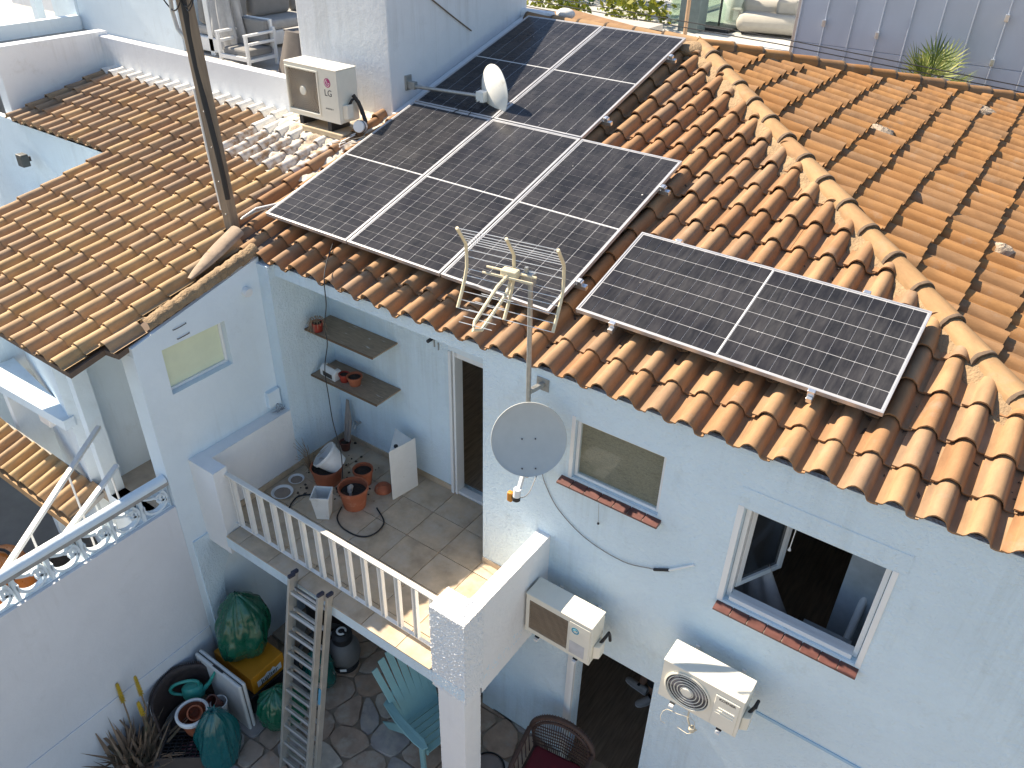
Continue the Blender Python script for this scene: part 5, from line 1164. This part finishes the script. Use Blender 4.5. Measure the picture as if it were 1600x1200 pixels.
# wicker chair with red cushion, looks to -y
e = thing('wicker_chair', 'dark brown wicker armchair with a dark red cushion by the ground-floor door', 'chair', (4.02, -.80, G), rad(8)); WB = mat('brown_wicker', (.085, .045, .032), .65, var=.4, vs=25)
part('cushion', MB().box((-.25, -.26, .36), (.25, .22, .45)), mat('dark_red_cushion', (.14, .012, .02), .85), e, 0, .035)
part('seat_frame', MB().box((-.29, -.30, .30), (.29, .26, .355)), WB, e, 0, .01)
for sx in (-1, 1):
    for y in (-.27, .24): part('leg', MB().tube([(sx*.26, y, 0), (sx*.26, y, .32)], .02, 8), WB, e, 40)
    part('arm', MB().tube([(sx*.29, -.29, .32), (sx*.31, -.29, .58), (sx*.32, -.20, .63), (sx*.33, .22, .66)], .024, 8), WB, e, 50)
    b = MB()
    for k in range(6): b.tube([(sx*.30, -.22+k*.08, .34), (sx*.32, -.22+k*.08, .62)], .006, 5)
    part('arm_weave', b, WB, e, 40)
arcp = [(.33*math.cos(math.pi*k/16), .25+.06*math.sin(math.pi*k/16), .62+.24*math.sin(math.pi*k/16)) for k in range(17)]
part('back_rim', MB().tube(arcp, .026, 8), WB, e, 50)
part('back_rim_inner', MB().tube([(x*.9, y-.01, .60+(z-.62)*.82) for x, y, z in arcp], .016, 8), WB, e, 50)
b = MB()
for k in range(1, 40): t = k/40; a = math.pi*t; b.tube([(.30*math.cos(a)*.9, .22, .36), (.33*math.cos(a), .25+.06*math.sin(a), .62+.24*math.sin(a))], .0045, 4)
for k in range(7): z = .42+k*.05; b.tube([(-.30, .235, z), (0, .27, z), (.30, .235, z)], .005, 4)
part('back_weave', b, WB, e, 40)
b = MB()
for k in range(34): t = (k+.5)/34; a = math.pi*t; b.tube([(.31*math.cos(a), .24+.06*math.sin(a), .60+.22*math.sin(a)), (.345*math.cos(a), .27+.06*math.sin(a), .635+.25*math.sin(a))], .005, 4)
part('rim_weave', b, mat('pale_wicker', (.26, .19, .16), .7), e, 40)
e = thing('cardboard_box', 'flat brown cardboard box in front of the ground-floor door', 'box', (4.43, -.52, G)); part('box', MB().box((-.20, -.28, 0), (.20, .16, .34)), mat('cardboard', (.22, .15, .09), .85), e, 0, .004); part('flap', MB().box((-.20, -.28, .341), (-.002, .16, .346)), MATS['cardboard'], e)
e = thing('round_stool', 'dark round stool with a pale seat pad in front of the balcony pillar', 'stool', (3.52, -1.12, G)); part('seat', MB().lathe([(.001, .50), (.12, .50), (.15, .48), (.15, .45), (.001, .45)], 28), mat('taupe_pad', (.22, .18, .16), .8), e, 40); part('rim', MB().lathe([(.152, .44), (.165, .45), (.165, .49), (.152, .50)], 28), BLK, e, 40)
for k in range(3): a = k*2.09; part('leg', MB().tube([(.09*math.cos(a), .09*math.sin(a), .46), (.15*math.cos(a), .15*math.sin(a), 0)], .014, 6), BLK, e, 40)
# someone standing inside the doorway: only the shoes show
pe = thing('person', 'person in white trainers standing inside the dark ground-floor doorway', 'person', (4.30, .82, G+.02))
def skin(name, verts, edges, m, parent):
    me = bpy.data.meshes.new(name); me.from_pydata([v[:3] for v in verts], edges, []); me.materials.append(m)
    o = link(name, me, parent); md = o.modifiers.new('skin', 'SKIN'); me.skin_vertices[0].data[0].use_root = True
    for i, v in enumerate(verts): r_ = v[3]; me.skin_vertices[0].data[i].radius = (r_, r_) if not isinstance(r_, tuple) else r_
    md.use_smooth_shade = True; s_ = o.modifiers.new('sub', 'SUBSURF'); s_.levels = 1; s_.render_levels = 2; return o
SK = mat('skin', (.42, .24, .16), .6, var=.06)
bv = [(0, 0, .92, .14), (0, 0, 1.12, .13), (0, 0, 1.36, .15), (0, 0, 1.48, .055), (-.01, 0, 1.56, .05), (-.02, 0, 1.64, .085), (-.015, 0, 1.73, .07),
      (0, -.10, .86, .085), (.03, -.07, .48, .06), (.06, -.02, .10, .042), (0, .10, .86, .085), (-.06, .07, .48, .06), (-.10, .03, .10, .042),
      (0, -.19, 1.38, .055), (.0, -.25, 1.10, .042), (-.05, -.25, .86, .033), (0, .19, 1.38, .055), (0, .25, 1.10, .042), (-.05, .25, .86, .033)]
skin('body', bv, [(0, 1), (1, 2), (2, 3), (3, 4), (4, 5), (5, 6), (0, 7), (7, 8), (8, 9), (0, 10), (10, 11), (11, 12), (2, 13), (13, 14), (14, 15), (2, 16), (16, 17), (17, 18)], SK, pe)
for s in (-1, 1):
    for k, (dx, dz, l) in enumerate(((-.02, -.005, .075), (-.008, -.012, .085), (.008, -.012, .08), (.02, -.008, .065))): skin('finger', [(-.06+dx*.6, s*.25, .83, .013), (-.065+dx, s*.25, .80, .009), (-.055+dx, s*.245, .80-l+.02, .007)], [(0, 1), (1, 2)], SK, pe)
    skin('thumb', [(-.07, s*.24, .845, .012), (-.095, s*.235, .815, .009), (-.10, s*.235, .785, .007)], [(0, 1), (1, 2)], SK, pe)
skin('trousers', [(0, 0, .94, .145), (0, -.10, .84, .10), (.03, -.07, .50, .075), (.055, -.03, .24, .060), (0, .10, .84, .10), (-.06, .07, .50, .075), (-.095, .035, .24, .060)], [(0, 1), (1, 2), (2, 3), (0, 4), (4, 5), (5, 6)], mat('dark_trousers', (.03, .03, .035), .9), pe)
skin('shirt', [(0, 0, .96, .15), (0, 0, 1.15, .145), (0, 0, 1.37, .165), (0, -.19, 1.385, .068), (0, -.235, 1.18, .058), (0, .19, 1.385, .068), (0, .235, 1.18, .058)], [(0, 1), (1, 2), (2, 3), (3, 4), (2, 5), (5, 6)], mat('grey_shirt', (.2, .2, .22), .9), pe)
part('hair', MB().ball((-.002, 0, 1.715), (.095, .088, .075), 16, 10), mat('dark_hair', (.03, .02, .015), .8), pe, 60)
b = MB()
for s in (-1, 1): b.ball((-.098, s*.032, 1.655), (.010, .014, .009), 8, 6)
part('eyes', b, WPR, pe, 60); part('nose', MB().ball((-.105, 0, 1.625), (.016, .012, .022), 8, 6), SK, pe, 60); part('mouth', MB().ball((-.094, 0, 1.588), (.008, .024, .006), 8, 6), mat('lips', (.3, .1, .09), .6), pe, 60)
b = MB()
for s in (-1, 1): b.ball((-.01, s*.088, 1.64), (.02, .010, .03), 8, 6)
part('ears', b, SK, pe, 60)
SHO = mat('white_trainer', (.62, .60, .57), .6, var=.1)
for k, (o_, rz_) in enumerate((((-.10, .03), rad(172)), ((.06, -.02), rad(236)))):
    M = Matrix.Translation((o_[0], o_[1], 0)) @ Matrix.Rotation(rz_, 4, 'Z')
    sh = MB(); pr_ = [(-.08, .036, .085), (-.06, .042, .09), (-.01, .042, .085), (.05, .044, .07), (.11, .046, .055), (.16, .042, .045), (.195, .028, .03), (.205, .008, .02)]; vs = []
    for x, w_, h in pr_:
        for a in range(9): t = math.pi*a/8; vs.append((x, w_*math.cos(t), .018+(h-.018)*math.sin(t)))
    sh.add([M @ Vector(q) for q in vs], [(i*9+j, (i+1)*9+j, (i+1)*9+j+1, i*9+j+1)[::-1] for i in range(7) for j in range(8)]+[tuple(range(9))])
    s_ = part('shoe', sh, SHO, pe, 60)
    so_ = MB().prism([M @ Vector((x, w_*1.05, 0)) for x, w_, h in pr_]+[M @ Vector((x, -w_*1.05, 0)) for x, w_, h in pr_[::-1]], (0, 0, .02)); part('sole', so_, WPR, s_, 0)
    part('stripe', MB().cbox((.03, 0, .074), (.03, .06, .012), M), INK, s_, 0, .003)
# ------------------------------------------------------------------ terrace behind the left parapet
struct('roof_terrace', MB().box((-14, 1.98, -1.2), (-1.7, 12, -.02)), mat('terrace_tile', (.40, .37, .33), .7), 'pale tiled roof terrace behind the parapet')
tw = thing('terrace_wall', 'large shaded white wall at the back left of the roof terrace', 'wall', (-8.5, 4, 0))
part('wall', MB().box((-2.2, .0, -1), (1.75, .2, 3.2)), STS, tw); part('return_wall', MB().box((1.55, .2, -1), (1.75, 1.0, 3.2)), STS, tw)
tw = thing('terrace_back_wall', 'white wall behind the grey terrace sofa', 'wall', (-6, 8.6, 0)); part('wall', MB().box((-6, 0, -1), (1.6, .2, 3)), STS, tw); part('base_band', MB().box((-6, -.02, 0), (1.6, -.001, .12)), CRETE, tw)
ow_ = thing('upper_parapets', 'stepped white parapets with bright copings in the top left corner', 'wall', (-9.5, 3, -1))
part('parapet', MB().box((-2.6, -1.2, 0), (-.25, -1.05, 1.15)), STS, ow_); part('parapet', MB().box((-.4, -1.2, 0), (-.25, .95, 1.22)), STS, ow_); part('terrace_slab', MB().box((-4, -4.0, -.6), (-.41, .9, .35)), mat('grey_slab', (.20, .20, .20), .9), ow_); part('post', MB().box((-1.2, .6, .3), (-1.05, .75, 3)), STS, ow_); part('post', MB().box((-.5, .95, .3), (-.3, 1.15, 3.2)), STS, ow_)
part('far_wall', MB().box((-4, 1.6, 0), (-.5, 1.8, 3)), STW, ow_)
SOF = mat('sofa_grey', (.22, .215, .205), .95, var=.12, bump=.2, bs=60); CUSH = mat('cushion_light', (.40, .385, .36), .95, bump=.2, bs=60); WFR = mat('white_frame', (.76, .76, .74), .45, var=.04)
e = thing('outdoor_sofa', 'grey outdoor sofa with big cushions on the roof terrace', 'sofa', (-6.2, 5.6, -.02), rad(90))
part('base', MB().box((-1.5, -.42, .05), (1.5, .42, .28)), WFR, e, 0, .02); part('seat_cushion', MB().box((-1.45, -.42, .285), (1.45, .30, .44)), CUSH, e, 0, .05)
for x in (-1.0, -.05, .9): part('back_cushion', MB().cbox((x, .22, .72), (.9, .24, .62), Matrix.Rotation(rad(8), 4, 'X')), SOF, e, 0, .10, 4)
part('leaf_print_cushion', MB().cbox((1.36, .08, .68), (.40, .14, .40), Matrix.Rotation(rad(6), 4, 'X')), mat('leaf_print', (.70, .72, .68), .9, c2=(.02, .16, .09), s2=9, thr=(.48, .53)), e, 0, .05)
e = thing('terrace_armchair', 'white framed armchair with grey pad on the roof terrace', 'armchair', (-5.12, 4.05, -.02), rad(3)); e.scale = (.78, .78, .78)
for sx in (-1, 1):
    part('side_frame', MB().box((sx*.40-.03, -.40, .0), (sx*.40+.03, -.34, .62)).box((sx*.40-.03, .34, 0), (sx*.40+.03, .40, .72)).box((sx*.40-.035, -.41, .62), (sx*.40+.035, .41, .665)).box((sx*.40-.03, -.34, .14), (sx*.40+.03, .34, .20)).box((sx*.40-.03, -.34, .45), (sx*.40+.03, .34, .50)), WFR, e, 0, .006)
part('front_rail', MB().box((-.37, -.40, .16), (.37, -.34, .24)), WFR, e, 0, .006); part('back_frame', MB().box((-.37, .34, .3), (.37, .40, .86)), WFR, e, 0, .006); part('seat_pad', MB().box((-.36, -.34, .22), (.36, .34, .36)), SOF, e, 0, .04); part('back_pad', MB().box((-.34, .20, .38), (.34, .33, .85)), SOF, e, 0, .04)
e = thing('terrace_table', 'low pale table top between the armchair and the sofa', 'table', (-4.9, 5.35, -.02)); e.scale = (.7, .7, .9); part('top', MB().box((-.7, -.45, .38), (.7, .45, .42)), CUSH, e, 0, .01)
for sx in (-.6, .6):
    for sy in (-.38, .38): part('leg', MB().box((sx-.03, sy-.03, 0), (sx+.03, sy+.03, .379)), WFR, e)
e = thing('folded_parasol', 'folded grey parasol hanging from a white post on the roof terrace', 'parasol', (-5.75, 4.15, -.02))
part('post', MB().box((-.42, -.05, 0), (-.30, .07, 3.0)), WFR, e, 0, .01); part('arm', MB().box((-.40, -.03, 1.10), (.55, .03, 1.18)), WFR, e, 0, .008)
b = MB(); vs = []; na, nz = 60, 16
for i in range(nz+1):
    t = i/nz
    for k in range(na):
        a = 2*math.pi*k/na; r_ = (.10+.20*(1-t)**.8*(1 if t > .08 else .7))*(1+.24*math.sin(a*8+2*math.sin(t*3)))
        vs.append((.10+r_*1.15*math.cos(a), .55*r_*math.sin(a), .15+t*1.9))
b.add(vs, [(i*na+k, i*na+(k+1) % na, (i+1)*na+(k+1) % na, (i+1)*na+k) for i in range(nz) for k in range(na)])
part('canopy', b, mat('parasol_cloth', (.36, .36, .36), .95), e, 60)
e = thing('covered_grill', 'taupe fabric cover draped over terrace furniture beside the white tower', 'cover', (-3.9, 4.2, -.02)); e.scale = (.75, .75, .8); b = MB(); vs = []
for i in range(13):
    t = i/12
    for k in range(48): a = 2*math.pi*k/48; r_ = (.62-.22*t)*(1+.05*math.sin(a*9)*(1-t)); vs.append((r_*math.cos(a)*1.2, r_*math.sin(a)*.8, .80*t-.05*t*t*(1+math.cos(a*2))*.3))
b.add(vs, [(i*48+k, i*48+(k+1) % 48, (i+1)*48+(k+1) % 48, (i+1)*48+k) for i in range(12) for k in range(48)]+[tuple(range(12*48, 13*48))]); part('cloth', b, mat('taupe_cover', (.11, .095, .085), .85), e, 50)
part('hem', MB().tube([(.62*1.2*math.cos(a), .62*.8*math.sin(a), .02) for a in [k*2*math.pi/48 for k in range(48)]], .012, 5, closed=True), MATS['taupe_cover'], e, 50)

# ------------------------------------------------------------------ beyond the ridge
mw = thing('metal_clad_building', 'building wall clad in blue-grey metal sheets with standing seams behind the hip', 'building', (5, 9.6, -5)); ZC = mat('zinc_sheet', (.56, .60, .66), .45, .12, var=.12, vs=1.2, stretch=(1, 1, .4), bump=.25, bs=2.5, bd=.03)
px0 = -3.18
for i in range(26):
    x = px0+i*.42
    for j, (z0, z1) in enumerate(((0, 5.42), (5.425, 9.5))): part('sheet', MB().box((x+.003, R.uniform(0, .004), z0), (x+.417, .1, z1)), ZC, mw, 0, .003)
    part('seam', MB().box((x-.009, -.035, 0), (x+.009, .05, 9.5)), ZC, mw, 0, .003)
b = MB()
for i, zz in ((1, 6.32), (1, 5.70), (3, 6.22), (3, 5.62), (7, 6.05), (7, 5.45), (10, 6.5), (12, 5.9)): part('seam_clip', MB().box((px0+i*.42-.028, -.085, zz), (px0+i*.42+.028, -.036, zz+.10)), ALU, mw, 0, .006)
part('corner_trim', MB().box((px0-.06, -.03, 0), (px0-.01, .5, 9.5)), ALU, mw, 0, .004)
part('side_wall', MB().box((px0-.0, .1, 0), (9, 6, 9.5)), ZC, mw)
struct('lounge_terrace', MB().box((-9, 9.4, -1.2), (1.75, 34, -.62)), mat('white_terrace', (.46, .45, .42), .6), 'white lounge terrace beyond the ridge')
CRS = mat('cream_boucle', (.40, .375, .32), .95, var=.08, bump=.3, bs=50)
def lounge(lab, loc, rz, w_, d_, hb):
    e = thing('lounge_sofa', lab, 'sofa', loc, rz, group='cream lounge sofas')
    part('seat', MB().box((-w_/2, -d_/2, .06), (w_/2, d_/2, .46)), CRS, e, 30, .16, label=None); part('back', MB().box((-w_/2, d_/2-.34, .30), (w_/2, d_/2+.02, hb)), CRS, e, 30, .15)
    part('cushion', MB().cbox((w_*.12, .05, .60), (.5, .2, .36)), SOF if w_ > 2.4 else CRS, e, 30, .08)
    for sx in (-1, 1): part('foot', MB().box((sx*w_*.4-.04, -.2, 0), (sx*w_*.4+.04, .2, .06)), BLK, e)
lounge('rounded cream sofa on the lounge terrace, nearest the ridge', (-.62, 15.9, -.62), rad(14), 1.75, .95, .72)
lounge('wide cream sofa on the lounge terrace, behind the rounded one', (-.55, 19.0, -.62), rad(-4), 2.5, 1.1, .85)
lounge('cream armchair at the back of the lounge terrace', (-.2, 22.2, -.62), rad(-20), 2.0, 1.1, 1.0)
e = thing('pouf', 'small white round pouf on the lounge terrace', 'pouf', (-2.0, 17.0, -.62)); part('body', MB().lathe([(.001, 0), (.34, 0), (.40, .12), (.40, .62), (.34, .74), (.001, .76)], 26), WFR, e, 50); part('piping', MB().lathe([(.40, .60), (.412, .61), (.40, .62)], 26), CRS, e, 50)
e = thing('side_table', 'small grey side table with a dark base beside the rounded sofa', 'table', (-1.72, 16.4, -.62)); part('top', MB().lathe([(.001, .40), (.20, .40), (.20, .36), (.001, .36)], 24), SOF, e, 40); part('stem', MB().lathe([(.12, 0), (.03, .03), (.03, .36)], 16), BLK, e, 40)
e = thing('closed_parasol', 'closed dark grey parasol with a black base on the lounge terrace', 'parasol', (-1.95, 15.7, -.62)); part('pole', MB().tube([(0, 0, 0), (0, 0, 3.4)], .03, 8), BLK, e, 40); part('base', MB().box((-.45, -.45, .0), (.45, .45, .07)), BLK, e, 0, .01)
b = MB(); vs = []
for i in range(9):
    t = i/8
    for k in range(36): a = 2*math.pi*k/36; r_ = (.24-.14*t)*(1+.25*math.sin(a*6)); vs.append((r_*math.cos(a), r_*math.sin(a), .75+t*2.4))
b.add(vs, [(i*36+k, i*36+(k+1) % 36, (i+1)*36+(k+1) % 36, (i+1)*36+k) for i in range(8) for k in range(36)]); part('canopy', b, mat('charcoal_cloth', (.09, .088, .085), .95), e, 60)
e = thing('hanging_chair', 'woven brown pod chair at the back of the lounge terrace', 'chair', (-1.9, 20.5, -.62)); b = MB()
for k in range(22):
    a = math.pi*(.1+1.8*k/21)-math.pi/2; b.tube([(.05*math.cos(a), .05*math.sin(a), 1.95), (.50*math.cos(a), .40*math.sin(a), 1.4), (.58*math.cos(a), .46*math.sin(a), .8), (.35*math.cos(a), .3*math.sin(a), .3)], .014, 5)
part('woven_shell', b, mat('rattan', (.44, .29, .15), .7), e, 40); part('cushion', MB().ball((0, 0, .62), (.42, .36, .18), 16, 8), SOF, e, 50); part('stand', MB().lathe([(.5, 0), (.5, .03), (.05, .05), (.05, .3)], 24), BLK, e, 40)
e = thing('glass_balustrade', 'frameless greenish glass balustrade at the left of the lounge terrace', 'balustrade', (-3.25, 15.6, -.62)); GG = bpy.data.materials.new('green_glass'); GG.use_nodes = True; _t = GG.node_tree; _t.nodes.clear(); _o = nn(_t, 'ShaderNodeOutputMaterial'); _g = nn(_t, 'ShaderNodeBsdfGlossy'); _tr = nn(_t, 'ShaderNodeBsdfTransparent'); _mx = nn(_t, 'ShaderNodeMixShader'); _mx.inputs[0].default_value = .14; _tr.inputs[0].default_value = (.86, .93, .88, 1); _g.inputs['Roughness'].default_value = .03
lk(_t, _tr.outputs[0], _mx.inputs[1]); lk(_t, _g.outputs[0], _mx.inputs[2]); lk(_t, _mx.outputs[0], _o.inputs[0])
for k in range(3): part('pane', MB().box((0+k*.02, k*1.6, 0), (.02+k*.02, 1.55+k*1.6, 1.35)), GG, e)
part('channel', MB().box((-.05, 0, 0), (.08, 4.8, .08)), ALU, e)
part('end_pane', MB().box((.05, -.02, .0), (1.9, .0, 1.35)), GG, e)
e = thing('wooden_post', 'slim wooden post beside the glass balustrade', 'post', (-2.15, 14.2, -.62)); part('post', MB().tube([(0, 0, 0), (0, 0, 4)], .05, 8), mat('post_wood', (.42, .27, .16), .7), e, 40); part('base', MB().box((-.1, -.1, 0), (.1, .1, .02)), GALV, e)
e = thing('planter', 'grey-green square planter beside the wooden post', 'planter', (-2.35, 15.0, -.62)); part('box', MB().box((-.25, -.25, 0), (.25, .25, .75)), mat('slate_green', (.13, .17, .17), .6), e, 0, .01); part('soil', MB().box((-.22, -.22, .7502), (.22, .22, .76)), SOIL, e)
e = thing('far_house', 'dark garden house front between the trees beyond the ridge', 'house', (-6.2, 22, -3)); part('wall', MB().box((-2.5, 0, 0), (3.0, 3, 4.6)), mat('dark_render', (.10, .10, .10), .8), e); part('window', MB().box((-.6, -.06, 1.7), (.7, -.01, 3.6)), mat('teal_pane', (.05, .16, .20), .15, coat=.4), e); part('door', MB().box((1.2, -.06, .3), (2.2, -.01, 3.6)), WFR, e); part('post', MB().box((-1.5, -.8, 0), (-1.3, -.6, 5)), BLK, e)
# trees
def leafmat(n, c, c2):
    m, t, p = newmat(n); ge = nn(t, 'ShaderNodeNewGeometry'); cc = ramp(t, ge.outputs['Random Per Island'], [(0, dk(c, .6)), (.5, c), (1, c2)])
    lk(t, cc, p.inputs['Base Color']); p.inputs['Roughness'].default_value = .55; p.inputs['Specular IOR Level'].default_value = .3
    tr = nn(t, 'ShaderNodeBsdfTranslucent'); lk(t, cc, tr.inputs[0]); mx = nn(t, 'ShaderNodeMixShader'); mx.inputs[0].default_value = .3
    o_ = t.nodes['Material Output']; lk(t, p.outputs[0], mx.inputs[1]); lk(t, tr.outputs[0], mx.inputs[2]); lk(t, mx.outputs[0], o_.inputs[0]); return m
LF = [leafmat('leaf_yellow_green', (.15, .18, .02), (.30, .29, .03)), leafmat('leaf_green', (.07, .13, .02), (.15, .20, .03))]
BARK = mat('bark', (.12, .09, .065), .95, var=.3, bump=.6, bs=20)
def tree(lab, loc, h, r_, n, lm, ls=.12):
    e = thing('tree', lab, 'tree', loc, group='trees beyond the ridge'); b = MB()
    b.tube([(0, 0, 0), (.08, .03, h*.3), (.02, .1, h*.6)], [.16, .12, .06], 8); cl = []
    for k in range(11):
        a = k*2.4; q = Vector((r_*.62*math.cos(a)*R.uniform(.5, 1.1), r_*.62*math.sin(a)*R.uniform(.5, 1.1), h*R.uniform(.35, .95))); cl.append((q, r_*R.uniform(.30, .52))); b.tube([(.04, .05, h*.3), q*.6+Vector((0, 0, h*.15)), q], [.06, .035, .012], 5)
    part('trunk', b, BARK, e, 40); b = MB()
    for k in range(n):
        q, rr = R.choice(cl); d_ = Vector((R.gauss(0, 1), R.gauss(0, 1), R.gauss(0, .8))).normalized()*rr*(R.random()**.33); p = q+d_
        a_ = Vector((R.gauss(0, 1), R.gauss(0, 1), R.gauss(0, .6))).normalized(); s_ = a_.cross(Vector((R.gauss(0, 1), R.gauss(0, 1), R.gauss(0, 1)))).normalized(); l = ls*R.uniform(.6, 1.3)
        b.add([p, p+a_*l*.5+s_*l*.28, p+a_*l, p+a_*l*.5-s_*l*.28], [(0, 1, 2, 3)])
    part('crown', b, lm, e, 0)
tree('yellow-green broadleaf tree beyond the ridge, left of the dark house', (-4.4, 15.4, -4.6), 5.2, 1.8, 5200, LF[0], .20)
tree('darker green tree behind the yellow-green one beyond the ridge', (-6.2, 17.2, -4.6), 5.4, 1.9, 4200, LF[1], .20)
tree('bushy light green tree next to the white tower beyond the ridge', (-5.3, 14.2, -4.6), 4.9, 1.6, 4200, LF[0], .17)
tree('green tree behind the glass balustrade', (-5.2, 27, -1.6), 6, 2.4, 3600, LF[0], .28)
tree('green tree behind the wide cream sofa', (-3.0, 29, -1.6), 6, 2.6, 3600, LF[1], .28)
tree('green tree at the back of the lounge terrace, next to the metal-clad building', (-.8, 27.5, -1.6), 6, 2.4, 3200, LF[1], .28)
# garden roof beside the tower
e = thing('tower_skirt_roof', 'small tiled roof edge with white mortar between the tower and the trees', 'roof', (.1, 5.3, .6)); part('slab', MB().prism([(-.6, -.4, .46), (1.9, .35, .30), (1.9, .5, .30), (-.6, .9, .46)], (0, 0, -.1)), MATS['hip_tile_clay'], e, 0, .03); part('mortar_lump', MB().ball((.18, -.45, .62), (.13, .10, .07), 14, 8), TIW, e, 60); part('white_verge', MB().beam((-.5, -.62, .60), (.10, -.62, .60), .14, .10), STW, e, 0, .03)
# palm
e = thing('palm', 'small fan palm showing above the far hip tiles', 'palm', (4.15, 8.55, -1.2)); part('trunk', MB().tube([(0, 0, 0), (0, 0, 1.2)], [.12, .10], 10), BARK, e, 40)
PLF = leafmat('palm_leaf', (.16, .22, .05), (.42, .42, .14))
for k in range(15):
    a = k*2.4; el = rad(R.uniform(20, 80)); d_ = Vector((math.cos(a)*math.cos(el), math.sin(a)*math.cos(el), math.sin(el))); L = R.uniform(.35, .60); c_ = Vector((0, 0, 1.2))+d_*L; s_ = d_.cross(Vector((0, 0, 1))).normalized(); b = MB().tube([(0, 0, 1.18), c_], .012, 5)
    for j in range(15):
        t = (j-7)/7*1.25; v_ = (d_*math.cos(t)+s_*math.sin(t)).normalized(); q = c_+v_*.42*(1-.15*abs(t))+Vector((0, 0, -.06*abs(t))); w_ = v_.cross(d_.cross(s_)).normalized()*.014
        b.add([c_, c_+(q-c_)*.5+w_, q, c_+(q-c_)*.5-w_], [(0, 1, 2, 3)])
    part('frond', b, PLF, e, 0)
